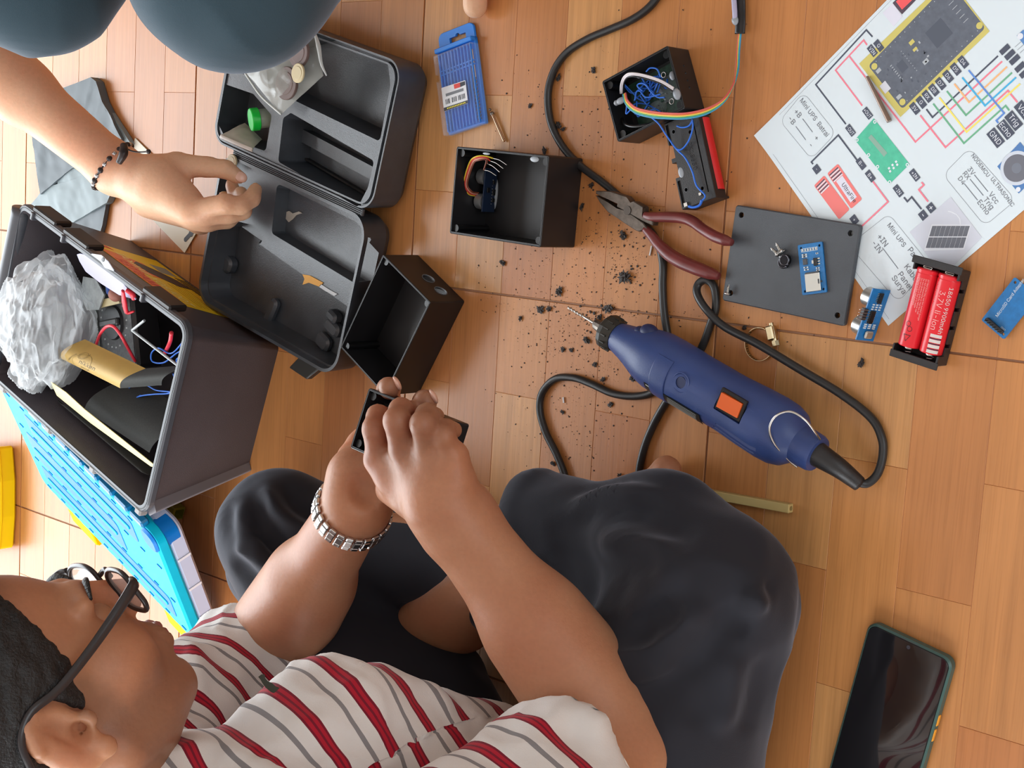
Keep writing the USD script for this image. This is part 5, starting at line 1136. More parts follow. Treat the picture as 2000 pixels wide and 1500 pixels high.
def soft(t, name, pts, z0, h, mat, amp=2.5, seed=1, step=9):
    pg = sg.Polygon([tuple(t.loc(*p, z0)[:2]) for p in pts])
    m = tm(ext(pg, h, 0)).subdivide_to_size(step); v = m.vertices
    topm = v[:, 2] > h * .5
    v[topm, 2] += amp * (meshkit.fbm(np.c_[v[topm, :2] * .03, np.zeros(topm.sum())] + seed, 3, seed) * 2 - .6)
    v[:, 2] += 1
    m.vertices = v
    return t.part(name, m, mat, smooth=45)
soft(gp, 'back_panel', [(70, 240), (92, 190), (190, 152), (200, 160), (212, 200), (250, 272), (244, 286), (150, 330), (90, 380), (80, 300)], .003, 10, GP2, 3, 3)
soft(gp, 'front_panel', [(120, 215), (180, 164), (196, 200), (248, 280), (236, 300), (150, 360), (110, 380), (96, 300)], .014, 6, GP1, 3, 5)
soft(gp, 'lower_panel', [(62, 400), (92, 366), (150, 350), (232, 300), (250, 320), (214, 396), (150, 432), (118, 452), (80, 430)], .006, 7, GP1, 3, 8)
soft(gp, 'folded_edge', [(140, 438), (212, 398), (205, 440), (196, 470), (160, 470)], .003, 5, GP2, 2, 9)
tg = Thing('hang_tag', 'white triangular card with a black hang slot, half under the case lid', 'tag', tuple(at(350, 455)), 0)
soft(tg, 'card', [(250, 378), (300, 362), (395, 424), (394, 440), (362, 494)], .0005, .6, P('tag_white', (226, 222, 206), .6), .5, 2)
sl = [tg.loc(*p, .003)[:2] for p in ((361, 468), (372, 456), (383, 445))]
tg.part('hang_slot', ext(sg.LineString([tuple(p) for p in sl]).buffer(2.8).union(sg.Point(*sl[1]).buffer(4.2)), .3, 2.2), INK, smooth=False)
tg2 = Thing('paper_corner', 'small white paper corner beside the bracelet cord on the grey pouch', 'paper', tuple(at(256, 284)))
soft(tg2, 'corner', [(243, 268), (275, 300), (248, 300), (240, 284)], .018, 1.0, P('tag_white', (0, 0, 0)), .5, 2)

# ================================================================== PEOPLE: bodies as blended rounded bones, meshed as one skin
class Field:
    def __init__(s, lo, hi, h):
        s.h = h; s.lo = np.array(lo, float); s.n = np.ceil((np.array(hi) - s.lo) / h).astype(int) + 1
        s.F = np.full(s.n, 0.05, np.float32)
    def box(s, lo, hi):
        a = np.clip(np.floor((np.array(lo) - s.lo) / s.h).astype(int), 0, s.n); b = np.clip(np.ceil((np.array(hi) - s.lo) / s.h).astype(int) + 1, 0, s.n)
        if (b <= a).any(): return None
        sl = tuple(slice(i, j) for i, j in zip(a, b))
        g = np.meshgrid(*[s.lo[k] + s.h * np.arange(a[k], b[k]) for k in range(3)], indexing='ij')
        return sl, np.stack(g, -1).astype(np.float32)
    def add(s, lo, hi, fn, k=.008, mode='add'):
        r = s.box(np.array(lo) - k - .012, np.array(hi) + k + .012)
        if r is None: return
        sl, p = r; d = fn(p).astype(np.float32); f = s.F[sl]
        if mode == 'add':
            t = np.clip(.5 + .5 * (f - d) / k, 0, 1); s.F[sl] = f * (1 - t) + d * t - k * t * (1 - t)
        elif mode == 'cut':
            d = -d; t = np.clip(.5 - .5 * (f - d) / k, 0, 1); s.F[sl] = f * (1 - t) + d * t + k * t * (1 - t)
    def bone(s, a, b, ra, rb=None, k=.008, flat=None):
        """rounded tapering bone; flat=(axis vector, factor): thinner along the axis"""
        rb = ra if rb is None else rb
        a, b = np.asarray(a, float), np.asarray(b, float); R = max(ra, rb)
        lo, hi = np.minimum(a, b) - R, np.maximum(a, b) + R
        def fn(p):
            ab = b - a; L = ab @ ab + 1e-12
            t = np.clip(((p - a) @ ab) / L, 0, 1)
            d = p - (a + t[..., None] * ab)
            if flat is not None:
                ax = np.asarray(flat[0], float); ax /= np.linalg.norm(ax); c = d @ ax
                d = d + (c * (1 / flat[1] - 1))[..., None] * ax
                return (np.linalg.norm(d, axis=-1) - (ra + (rb - ra) * t)) * (flat[1] if flat[1] < 1 else 1)
            return np.linalg.norm(d, axis=-1) - (ra + (rb - ra) * t)
        s.add(lo, hi, fn, k)
    def ell(s, c, r, Rm=None, pos=None, k=.008, mode='add'):
        """ellipsoid in a local frame: columns of Rm are its axes, pos its origin (m)"""
        Rm = np.eye(3) if Rm is None else Rm; pos = np.zeros(3) if pos is None else pos
        c, r = np.asarray(c, float), np.asarray(r, float); w = Rm @ c + pos; R = r.max()
        def fn(p):
            q_ = (p - pos) @ Rm - c
            k0 = np.linalg.norm(q_ / r, axis=-1); k1 = np.linalg.norm(q_ / (r * r), axis=-1) + 1e-9
            return k0 * (k0 - 1) / k1
        s.add(w - R, w + R, fn, k, mode)
    def mesh(s, smooth=2):
        F = s.F; ins = F < 0
        c8 = [ins[i:ins.shape[0] - 1 + i, j:ins.shape[1] - 1 + j, k:ins.shape[2] - 1 + k] for i in (0, 1) for j in (0, 1) for k in (0, 1)]
        any_ = np.logical_or.reduce(c8); all_ = np.logical_and.reduce(c8)
        act = any_ & ~all_; idx = np.argwhere(act); N = len(idx)
        vid = np.full(act.shape, -1, np.int64); vid[act] = np.arange(N)
        off = np.array([(i, j, k) for i in (0, 1) for j in (0, 1) for k in (0, 1)])
        val = np.stack([F[idx[:, 0] + o[0], idx[:, 1] + o[1], idx[:, 2] + o[2]] for o in off], 1)
        acc, cnt = np.zeros((N, 3)), np.zeros(N)
        for a in range(8):
            for b in range(a + 1, 8):
                if np.abs(off[a] - off[b]).sum() != 1: continue
                va, vb = val[:, a], val[:, b]; m = (va < 0) != (vb < 0)
                t = np.where(m, va / np.where(va - vb == 0, 1, va - vb), 0)
                acc += np.where(m[:, None], off[a] + (off[b] - off[a]) * t[:, None], 0); cnt += m
        V = s.lo + (idx + acc / cnt[:, None]) * s.h
        faces = []
        for ax in range(3):
            u, v = (ax + 1) % 3, (ax + 2) % 3
            sl0 = [slice(1, -1)] * 3; sl0[ax] = slice(0, -1); sl1 = [slice(1, -1)] * 3; sl1[ax] = slice(1, None)
            A, B = ins[tuple(sl0)], ins[tuple(sl1)]
            e = np.argwhere(A != B); base = e.copy(); base[:, u] += 1; base[:, v] += 1
            inside0 = A[e[:, 0], e[:, 1], e[:, 2]]
            du, dv = np.eye(3, dtype=int)[u], np.eye(3, dtype=int)[v]
            q_ = [vid[tuple((base - x).T)] for x in (du + dv, dv, 0 * du, du)]
            Q = np.stack(q_, 1); Q[~inside0] = Q[~inside0][:, ::-1]
            faces += [Q[:, [0, 1, 2]], Q[:, [0, 2, 3]]]
        m = trimesh.Trimesh(V, np.vstack(faces), process=False)
        if smooth:
            E_ = m.edges_unique; v = m.vertices.copy(); n = len(v)
            deg = np.bincount(E_.ravel(), minlength=n).astype(float)[:, None]
            for w_ in [.5, -.35] * smooth + [.4]:
                s_ = np.zeros_like(v)
                for c_ in range(3): s_[:, c_] = np.bincount(E_[:, 0], v[E_[:, 1], c_], n) + np.bincount(E_[:, 1], v[E_[:, 0], c_], n)
                v = v + w_ * (s_ / np.maximum(deg, 1) - v)
            m.vertices = v
        return m
def biggest(m):
    cc = trimesh.graph.connected_component_labels(m.edges, node_count=len(m.vertices))
    k = np.bincount(cc).argmax(); return m.submesh([np.nonzero(cc[m.faces[:, 0]] == k)[0]], append=True)
def mm(m): m = m.copy(); m.vertices = m.vertices * 1000; return m
def skin_mat(name, rgb, red, stubble=False):
    c, r_ = lin(rgb), lin(red)
    return usdkit.material(stage, '/World/Looks/' + name, {
        'tc': ('texture_coordinate', {}), 'n': ('noise_texture', dict(scale=14.0, detail=4.0)), 'n2': ('noise_texture', dict(scale=260.0, detail=3.0)),
        'r': ('rgb_ramp', dict(ramp=[(.35, c), (.75, r_)])), 'r2': ('rgb_ramp', dict(ramp=[(.3, (.96, .96, .96)), (.7, (1.03, 1.03, 1.03))])), 'x': ('mix', dict(mix_type='multiply', fac=1.0)), 'u': ('uvmap', dict(attribute='st')), 'su': ('separate_xyz', {}), 'xs': ('mix', dict(mix_type='mix', color2=lin((92, 72, 62)))),
        'b': ('bump', dict(distance=.0004, strength=.5)),
        'p': ('principled_bsdf', dict(roughness=.47, specular_ior_level=.4, subsurface_weight=.25, subsurface_scale=.006, subsurface_radius=(1.0, .4, .25)))},
        [('tc.object', 'n.vector'), ('tc.object', 'n2.vector'), ('n.fac', 'r.fac'), ('n2.fac', 'r2.fac'), ('r.color', 'x.color1'), ('r2.color', 'x.color2'), ('x.color', 'xs.color1'), ('u.UV', 'su.vector'), ('su.x', 'xs.fac'), ('xs.color', 'p.base_color'), ('n2.fac', 'b.height'), ('b.normal', 'p.normal')], surface='p.BSDF')
SKIN = skin_mat('skin_tan', (182, 130, 98), (172, 114, 84)); SKIN2 = skin_mat('skin_light', (218, 174, 142), (214, 160, 128))
LIP = P('lip', (150, 92, 84), .4); NAIL = P('nail', (222, 176, 156), .25); HAIRM = P('hair_black', (22, 24, 26), .55, noise=(180, .5), bump=(500, .0012))

# ---------------------------------------------------------------- the man in the striped polo
HP = np.array([-.986, -.420, .554])
HR = np.array([[0.97238, -0.05246, -0.22734], [0.18308, 0.77579, 0.60276], [0.14475, -0.62880, 0.76485]])
def hd_(x, y, z): return HR @ (np.array([x, y, z]) / 1000) + HP
man = Thing('person', 'man in striped polo, glasses and dark trousers sitting cross-legged, holding a black box', 'person', (-.9, -.55, 0))
NB = hd_(0, -48, -125)
SHR, SHL = np.array([-.735, -.54, .455]), np.array([-1.085, -.575, .455])
ELR, ELL = at(1222, 1455, .17), at(522, 1275, .165)
WRR, WRL = at(888, 1012, .238), at(697, 985, .232)
PV = np.array([-.87, -.72, .13])
f = Field((-1.46, -.98, -.005), (-.60, -.10, .74), .0026)
f.bone(PV, (-.895, -.61, .36), .10, .11, .03); f.bone((-.895, -.61, .36), NB, .09, .058, .04); f.bone(SHL + [.03, 0, 0], SHR - [.03, 0, 0], .055, None, .04)
def head_bones(f, Rm, pos, S=1.0):
    L = lambda *p: Rm @ (np.array(p) * .001 * S) + pos
    e = lambda c, r, k=10, mode='add': f.ell(np.array(c) * .001 * S, np.array(r) * .001 * S, Rm, pos, k * .001, mode)
    b = lambda a, c, ra, rb, k=10: f.bone(L(*a), L(*c), ra * .001 * S, rb * .001 * S, k * .001)
    e((0, -8, 36), (76, 97, 86)); e((0, 34, -18), (63, 68, 84), 18); e((0, 34, -64), (55, 52, 33), 20)
    b((-52, 8, -52), (-20, 72, -80), 20, 16, 20); b((52, 8, -52), (20, 72, -80), 20, 16, 20); e((0, 77, -82), (23, 16, 15), 14)
    for sx in (-1, 1):
        e((sx * 40, 60, -18), (28, 30, 30), 16)
        e((sx * 33, 99, 10), (17, 13, 11), 12, 'cut'); b((sx * 12, 93, 29), (sx * 46, 82, 30), 8, 7, 12)
        e((sx * 11, 108, -17), (8, 9, 7), 6)
        e((sx * 76, -8, 1), (8, 21, 35), 6); e((sx * 87, -4, 5), (11, 13, 23), 3, 'cut'); e((sx * 82, 3, -5), (12, 8, 9), 3, 'cut'); e((sx * 77, 14, -5), (6, 5, 8), 3); b((sx * 80, -14, 14), (sx * 79, -12, -8), 3, 3, 3); b((sx * 80, -24, 14), (sx * 78, -14, 32), 5, 5, 4); b((sx * 78, -4, 33), (sx * 78, -14, 32), 5, 5, 4); e((sx * 79, 3, -28), (6, 8, 9), 5)
    b((0, 97, 22), (0, 114, -10), 7, 11, 9); e((0, 92, -50), (26, 14, 16), 12); b((-18, 100, -46), (18, 100, -46), 5, 5, 6); b((-15, 99, -56), (15, 99, -56), 6, 6, 6)
    e((0, 110, -51), (22, 6, 1.6), 3, 'cut'); e((0, 98, -68), (16, 6, 5), 8, 'cut')
    b((0, -38, -40), (0, -48, -125), 55, 60, 24); b((0, 20, -78), (0, -30, -120), 34, 46, 24)
head_bones(f, HR, HP)
# arms
f.bone(SHR, ELR, .056, .046, .02); f.bone(ELR, WRR, .044, .0315, .02); f.bone(ELR + (WRR - ELR) * .25, ELR + (WRR - ELR) * .5, .045, .041, .03)
f.bone(SHL, ELL, .054, .045, .02); f.bone(ELL, WRL, .045, .029, .02); f.bone(ELL + (WRL - ELL) * .2, ELL + (WRL - ELL) * .5, .046, .040, .03)
def finger(f, pts, radii, k=.0035):
    g = Field(f.lo, f.lo + .01, f.h)
    P_ = np.array(pts); lo, hi = P_.min(0) - .03, P_.max(0) + .03
    r = f.box(lo, hi)
    if r is None: return
    sl, p = r; F = np.full(p.shape[:3], .05, np.float32)
    for a, b, ra, rb in zip(P_[:-1], P_[1:], radii[:-1], radii[1:]):
        ab = b - a; t = np.clip(((p - a) @ ab) / (ab @ ab + 1e-12), 0, 1)
        d = np.linalg.norm(p - (a + t[..., None] * ab), axis=-1) - (ra + (rb - ra) * t)
        t2 = np.clip(.5 + .5 * (F - d) / .004, 0, 1); F = F * (1 - t2) + d * t2 - .004 * t2 * (1 - t2)
    A = f.F[sl]; t2 = np.clip(.5 + .5 * (A - F) / k, 0, 1); f.F[sl] = A * (1 - t2) + F * t2 - k * t2 * (1 - t2)
# right hand, palm down on the small box
MC = [at(742, 897, .262), at(788, 876, .268), at(836, 872, .265), at(884, 892, .254)]
CARP = [at(800, 975, .252), at(835, 975, .256), at(868, 978, .254), at(895, 985, .246)]
for c, m_ in zip(CARP, MC): f.bone(WRR * .35 + c * .65, m_, .019, .0125, .012)
f.bone(WRR, (CARP[1] + CARP[2]) / 2, .031, .024, .02); f.bone(MC[0], MC[3], .0115, .0105, .010); f.bone((MC[0] + CARP[0]) / 2, (MC[3] + CARP[3]) / 2, .015, .014, .012)
FING = [([MC[0], at(732, 838, .274), at(738, 812, .262), at(752, 812, .247)], [.0115, .0105, .0095, .0082]), ([MC[1], at(775, 822, .284), at(783, 800, .268), at(800, 802, .249)], [.012, .011, .0098, .0085]),
        ([MC[2], at(826, 828, .280), at(834, 810, .266), at(850, 814, .248)], [.0115, .0105, .0095, .0082]), ([MC[3], at(866, 852, .266), at(870, 838, .256), at(886, 840, .243)], [.0105, .0092, .0084, .0074])]
for p_, r_ in FING: finger(f, p_, r_)
finger(f, [CARP[0], at(752, 950, .238), at(738, 915, .226), at(752, 885, .220)], [.016, .0125, .011, .009], .006)
# left hand under the box: heel, thumb along its side, two fingertips hooked over the far wall
f.bone(WRL, at(700, 935, .226), .0285, .026, .016); f.bone(at(696, 932, .226), at(752, 892, .196), .021, .019, .016); f.bone(at(730, 938, .220), at(790, 905, .194), .021, .019, .016)
f.bone(at(690, 922, .228), at(694, 915, .224), .017, .016, .012); f.bone(at(738, 962, .226), at(752, 938, .216), .0145, .016, .01)
finger(f, [at(684, 918, .226), at(686, 893, .214), at(701, 866, .205), at(715, 845, .200)], [.0155, .0125, .011, .0095], .008)
LF = [([at(748, 878, .200), at(752, 818, .196), at(758, 778, .206), at(759, 760, .222), at(760, 757, .238)], [.0125, .0115, .0108, .0102, .0095]), ([at(788, 892, .198), at(812, 838, .196), at(826, 798, .206), at(829, 785, .222), at(831, 783, .238)], [.0125, .0115, .0108, .0102, .0095]),
      ([at(800, 905, .198), at(838, 872, .194), at(866, 846, .196), at(880, 838, .206)], [.012, .011, .010, .009])]
for p_, r_ in LF: finger(f, p_, r_)
f.ell(at(712, 950, .247), (.013, .015, .011), k=.012, mode='cut')
# lower legs and feet
f.bone(at(1110, 1022, .072), at(1010, 1062, .062), .024, .032, .02); f.bone(at(1010, 1062, .060), at(905, 1210, .046), .036, .034, .03); f.bone(at(930, 1140, .072), at(800, 1228, .062), .034, .030, .03); f.bone(at(1000, 1085, .05), at(985, 1070, .045), .034, .034, .02)
for k in range(5): f.bone(at(820 - 6 * k, 1200 + 18 * k, .034), at(782 - 2 * k, 1190 + 21 * k, .024), .011, .0095, .006)
f.bone(PV + [-.06, .03, -.02], at(552, 1045, .105), .070, .034, .03); f.bone(at(552, 1045, .095), at(1080, 1075, .050), .032, .030, .02); f.bone(PV + [.08, .03, -.02], at(1370, 1165, .09), .065, .034, .03); f.bone(at(1375, 1150, .080), at(1290, 1055, .070), .030, .026, .02); f.bone(at(1290, 1055, .070), at(1110, 1022, .072), .028, .022, .02)
f.bone(at(1080, 1075, .048), at(1230, 985, .030), .032, .024, .02); f.bone(at(1210, 1005, .034), at(1266, 972, .022), .028, .022, .02)
f.bone(at(1272, 962, .024), at(1301, 920, .019), .016, .0145, .008)
for k in range(4): f.bone(at(1290 + 14 * k, 970 + 10 * k, .020), at(1316 + 15 * k, 950 + 14 * k, .014), .0105, .0085, .006)
body = mm(biggest(f.mesh(1)))
hl = (body.vertices / 1000 - HP) @ HR * 1000
sm_ = lambda a, b, x: np.clip((x - a) / (b - a), 0, 1)
chinm = sm_(-22, -48, hl[:, 2]) * sm_(-5, 25, hl[:, 1]) * sm_(-140, -108, hl[:, 2])
chinm = np.maximum(chinm, sm_(30, 8, hl[:, 2]) * sm_(8, 16, hl[:, 1]) * sm_(44, 30, hl[:, 1]) * sm_(-140, -108, hl[:, 2]) * (np.abs(hl[:, 0]) > 40))
stub = np.clip(chinm * (.25 + .5 * meshkit.fbm(hl * .12, 3, 5)), 0, .42)
lo3 = np.array(man.M[:3, 3]) * 1000
body.vertices = body.vertices - lo3
man.part('body', body, SKIN, smooth=True, uv=np.c_[stub, np.zeros(len(stub))])
del f
def HL3(x, y, z): return (hd_(x, y, z) - man.M[:3, 3]) * 1000
def headmesh(m):
    m = tm(m).copy(); m.vertices = m.vertices @ HR.T + (HP - man.M[:3, 3]) * 1000
    return m
for sx in (-1, 1):
    ey_ = man.part('eye', headmesh(ball(11.5, (sx * 32, 82, 9), 24)), P('eye_white', (226, 220, 212), .2), smooth=True)
    man.part('iris', headmesh(ball(5.6, (sx * 32, 88.4, 8), 18)), P('iris_dark', (44, 28, 20), .15), smooth=True, parent=ey_)
    man.part('eyelid', headmesh(ball(12.3, (sx * 32, 81.6, 9), 24) - m3.Manifold.cube((60, 60, 60)).translate((-30 + sx * 32, 70, -60 + 5))), SKIN, smooth=True)
    man.part('eyebrow', headmesh(tube([(sx * 14, 102, 27), (sx * 30, 100, 33), (sx * 50, 88, 30)], [2.6, 3.2, 1.4], 8, flat=(1, .7))), HAIRM, smooth=True)
man.part('lips', headmesh([tube([(-19, 98, -50), (-9, 105, -46.5), (0, 105.5, -47.5), (9, 105, -46.5), (19, 98, -50)], [1.5, 4, 3.6, 4, 1.5], 10), tube([(-18, 98, -52), (0, 104.5, -57), (18, 98, -52)], [1.5, 5, 1.5], 10)]), LIP, smooth=True)
# hair: a cap over the skull with sideburns
g = Field((-1.2, -.62, .36), (-.80, -.22, .78), .003)
he = lambda c, r, k=8, mode='add': g.ell(np.array(c) * .001, np.array(r) * .001, HR, HP, k * .001, mode)
he((0, -12, 42), (81, 99, 90)); he((0, 64, 108), (50, 26, 20), 14)
he((0, 98, 8), (89, 79, 99), 8, 'cut'); he((0, 60, -90), (100, 90, 72), 10, 'cut'); he((0, -40, -95), (90, 80, 66), 14, 'cut')
for sx in (-1, 1):
    he((sx * 75, -6, -2), (17, 24, 38), 4, 'cut')
    g.bone(hd_(sx * 71, 18, 30), hd_(sx * 70, 19, 2), .0060, .0035, .006, flat=(HR[:, 0], .6))
hair = mm(biggest(g.mesh(1))); 
hv = hair.vertices; hn = hair.vertex_normals
hair.vertices = hv + hn * ((meshkit.fbm(hv * [.16, .05, .16], 3, 4) - .5) * 5)[:, None] - lo3
man.part('hair', hair, HAIRM, smooth=True)
del g
rh = random.Random(2)
for k in range(16):
    x = rh.uniform(-40, 40); man.part('hair_tuft', headmesh(tube([(x, 64, 106), (x + rh.uniform(-6, 6), 78, 114 + rh.uniform(-4, 2)), (x + rh.uniform(-10, 10), 88 + rh.uniform(-6, 5), 108 + rh.uniform(-6, 4))], [2.6, 1.8, .3], 6, 5)), HAIRM, smooth=True)
# fingernails
def nail(t, tipp, prev, up, r):
    d = (tipp - prev) / np.linalg.norm(tipp - prev); up = up - d * (up @ d); up /= np.linalg.norm(up); sd_ = np.cross(d, up)
    n = m3.Manifold.sphere(1, 20).scale((r * .72 * 1000, r * .85 * 1000, r * .3 * 1000)); n = tm(n)
    c = (tipp + up * r * .80 + d * r * .25 - t.M[:3, 3]) * 1000
    n.vertices = n.vertices[:, :1] * sd_ + n.vertices[:, 1:2] * d + n.vertices[:, 2:] * up + c
    t.part('fingernail', n, NAIL, smooth=True)
for p_, r_ in LF[:2]: nail(man, p_[-1], p_[-2], np.array([.75, .35, .2]), r_[-1])
# ---- trousers
def folds(m, dirs, amp, seed, sc=18):
    """cloth folds: displace along the normals with stretched noise (metres)"""
    v, n = m.vertices, m.vertex_normals
    d = np.asarray(dirs, float); d /= np.linalg.norm(d)
    along = v @ d; perp = v - along[:, None] * d
    q_ = (perp + .16 * along[:, None] * d) * sc + seed
    q_ = q_ + (meshkit.fbm(v * 5 + seed, 2, seed + 1)[:, None] - .5) * 1.6
    f1 = 1 - np.abs(2 * meshkit.fbm(q_, 2, seed) - 1); f0 = meshkit.fbm(v * 7 + seed, 2, seed + 9) - .5
    m.vertices = v + n * ((f1 - .6) * amp * 1.7 * np.clip(.55 + 1.6 * f0, .1, 1.2))[:, None]
    return m
def relax(m, k):
    E_ = m.edges_unique; v = np.array(m.vertices); n = len(v); deg = np.bincount(E_.ravel(), minlength=n).astype(float)[:, None]
    for _ in range(k):
        s_ = np.stack([np.bincount(E_[:, 0], v[E_[:, 1], c], n) + np.bincount(E_[:, 1], v[E_[:, 0], c], n) for c in range(3)], 1); v = v + .5 * (s_ / np.maximum(deg, 1) - v)
    m.vertices = v
def cloth_mat(name, rgb, rough=.85, sheen=.25):
    c = lin(rgb)
    return usdkit.material(stage, '/World/Looks/' + name, {'tc': ('texture_coordinate', {}), 'n': ('noise_texture', dict(scale=900.0, detail=2.0)), 'b': ('bump', dict(distance=.0003, strength=.4)),
        'p': ('principled_bsdf', dict(base_color=c, roughness=rough, sheen_weight=sheen, sheen_roughness=.4, sheen_tint=(.8, .85, 1), specular_ior_level=.25))},
        [('tc.object', 'n.vector'), ('n.fac', 'b.height'), ('b.normal', 'p.normal')], surface='p.BSDF')
TROU = cloth_mat('trouser_charcoal', (39, 40, 47)); TROU2 = cloth_mat('trouser_teal', (50, 69, 79))
f = Field((-1.46, -1.0, -.002), (-.56, -.16, .34), .0042)
KR = at(1385, 1165, .095)
f.bone(at(1225, 1640, .13), KR, .092, .066, .03); f.bone(KR, at(1290, 1042, .084), .060, .048, .04); f.bone(at(1290, 1042, .084), at(1112, 1012, .078), .048, .032, .03); f.bone(at(1112, 1012, .078), at(1058, 1006, .074), .033, .042, .02); f.bone(at(1485, 1160, .05), at(1506, 1184, .045), .018, .017, .02)
f.bone(at(1432, 1205, .055), at(1400, 1230, .06), .040, .05, .03); f.bone(at(1290, 1330, .10), at(1300, 1560, .075), .070, .075, .05)
KL = at(548, 1040, .112)
f.bone(PV + [-.04, .0, 0], KL, .11, .060, .04); f.bone(KL, at(640, 1075, .075), .057, .054, .04); f.bone(at(640, 1075, .075), at(960, 1105, .052), .056, .046, .03); f.bone(at(530, 1110, .06), at(580, 1180, .06), .05, .05, .05)
f.bone(PV + [-.07, 0, -.01], PV + [.07, 0, -.01], .118, .118, .04); f.bone(PV, at(850, 1345, .060), .11, .052, .05); f.bone(at(960, 1105, .05), at(1090, 1085, .050), .046, .042, .02); f.bone(at(1000, 1160, .045), at(1220, 1140, .05), .04, .05, .04)
def hem(p, n): 
    n = np.asarray(n, float); n /= np.linalg.norm(n); p = np.asarray(p)
    f.add(p - .085, p + .085, lambda q_: np.maximum(-((q_ - p) @ n), np.linalg.norm(q_ - p, axis=-1) - .075), .003, 'cut')
hd_dir = at(1010, 1050, .07) - at(1085, 1000, .08)
hem(at(1040, 1015, .072), hd_dir)
tr = f.mesh(1); tr = folds(tr, [1.0, .55, 0], .0085, 5, 14)
def crease(m, pts, amp, w):
    """a raised fold along a line of pixels lying on the cloth"""
    tv = m.vertices; q_ = tv - CAM; L_ = []
    for px, py in pts:
        d = np.array([(px - 1000) / FOC, (py - 750) / FOC, 1.0]) @ RW; d /= np.linalg.norm(d)
        t = q_ @ d; e = np.linalg.norm(q_ - t[:, None] * d, axis=1); ok = np.nonzero(e < .009)[0]
        if len(ok): L_.append(tv[ok[np.argmin(t[ok])]])
    if len(L_) < 2: return
    C = spline(L_, 8); n_ = m.vertex_normals
    from scipy.spatial import cKDTree
    d_, i_ = cKDTree(C).query(tv); tt = i_ / (len(C) - 1); env = np.clip(np.sin(np.pi * np.clip(tt, .02, .98)) * 1.6, 0, 1)
    m.vertices = tv + n_ * (env * amp * (np.exp(-(d_ / w) ** 2) - .55 * np.exp(-((d_ - 2 * w) / (1.1 * w)) ** 2)))[:, None]
for pts, a_, w_ in (([(1150, 1068), (1200, 1052), (1260, 1046), (1330, 1062)], .007, .012), ([(1200, 1128), (1290, 1110), (1340, 1112)], .004, .014), ([(1190, 1205), (1250, 1185), (1330, 1150)], .005, .014), ([(1150, 1272), (1250, 1262), (1320, 1225), (1375, 1180)], .010, .012), ([(1085, 985), (1150, 960), (1230, 948), (1300, 950)], .005, .009), ([(1180, 1335), (1260, 1330), (1330, 1300)], .005, .013),
                    ([(515, 930), (540, 985), (590, 1020), (640, 1030)], .009, .010), ([(440, 1060), (490, 1100), (560, 1130)], .010, .010), ([(470, 960), (480, 1020), (520, 1075)], .005, .010), ([(1480, 1140), (1500, 1180), (1515, 1190)], .008, .010), ([(1430, 1290), (1440, 1370), (1420, 1450)], .005, .012)): crease(tr, pts, a_ * 1.5, w_)
relax(tr, 2)
tr = mm(tr); tr.vertices = tr.vertices - lo3
tr.vertices[:, 2] = np.maximum(tr.vertices[:, 2], .5)
man.part('trousers', tr, TROU, smooth=True)
del f
# ---- polo shirt
f = Field((-1.32, -1.02, .08), (-.58, -.34, .62), .0042)
WA = np.array([-.87, -.70, .19]); CH = np.array([-.895, -.615, .385])
f.bone(WA - [.05, 0, 0], WA + [.05, 0, 0], .140, .140, .05); f.bone(WA, CH, .150, .128, .05); f.bone(CH - [.05, 0, 0], CH + [.05, 0, 0], .122, .122, .05); f.bone(SHL + [.04, -.0, -.01], SHR + [-.04, .0, -.01], .078, .078, .05)
f.bone(CH, NB + [0, 0, -.02], .10, .070, .04); f.bone(at(640, 1465, .335), at(925, 1535, .20), .070, .072, .05)
EL_R, EL_L = SHR + (ELR - SHR) * .80, SHL + (ELL - SHL) * .93
f.bone(SHR, EL_R, .075, .068, .035); f.bone(SHL, EL_L, .074, .066, .035)
def cuff(p, n, r=.11):
    n = n / np.linalg.norm(n)
    f.add(p - r, p + r, lambda q_: np.maximum(-((q_ - p) @ n), np.linalg.norm(q_ - p, axis=-1) - r * .86), .003, 'cut')
cuff(EL_R, ELR - SHR); cuff(EL_L, ELL - SHL)
sh = f.mesh(1)
sv = np.array(sh.vertices)
def segd(p, a, b):
    ab = b - a; t = np.clip((p - a) @ ab / (ab @ ab), 0, 1); return np.linalg.norm(p - a - t[:, None] * ab, axis=1)
dT = np.minimum(segd(sv, WA, CH) - .14, segd(sv, CH, NB) - .10); dR = segd(sv, SHR, EL_R + (EL_R - SHR)) - .07; dL = segd(sv, SHL, EL_L + (EL_L - SHL)) - .07
axT = np.array([-.12, -.30, .95]); axT /= np.linalg.norm(axT)
uT = (sv - WA) @ axT; uR = (sv - EL_R) @ ((SHR - ELR) / np.linalg.norm(SHR - ELR)) + .012; uL = (sv - EL_L) @ ((SHL - ELL) / np.linalg.norm(SHL - ELL)) + .012
ww = np.stack([dT, dR, dL], 1); w_ = np.exp(-(ww - ww.min(1, keepdims=True)) / .006); w_ /= w_.sum(1, keepdims=True)
facew = np.zeros(len(sh.faces), int)
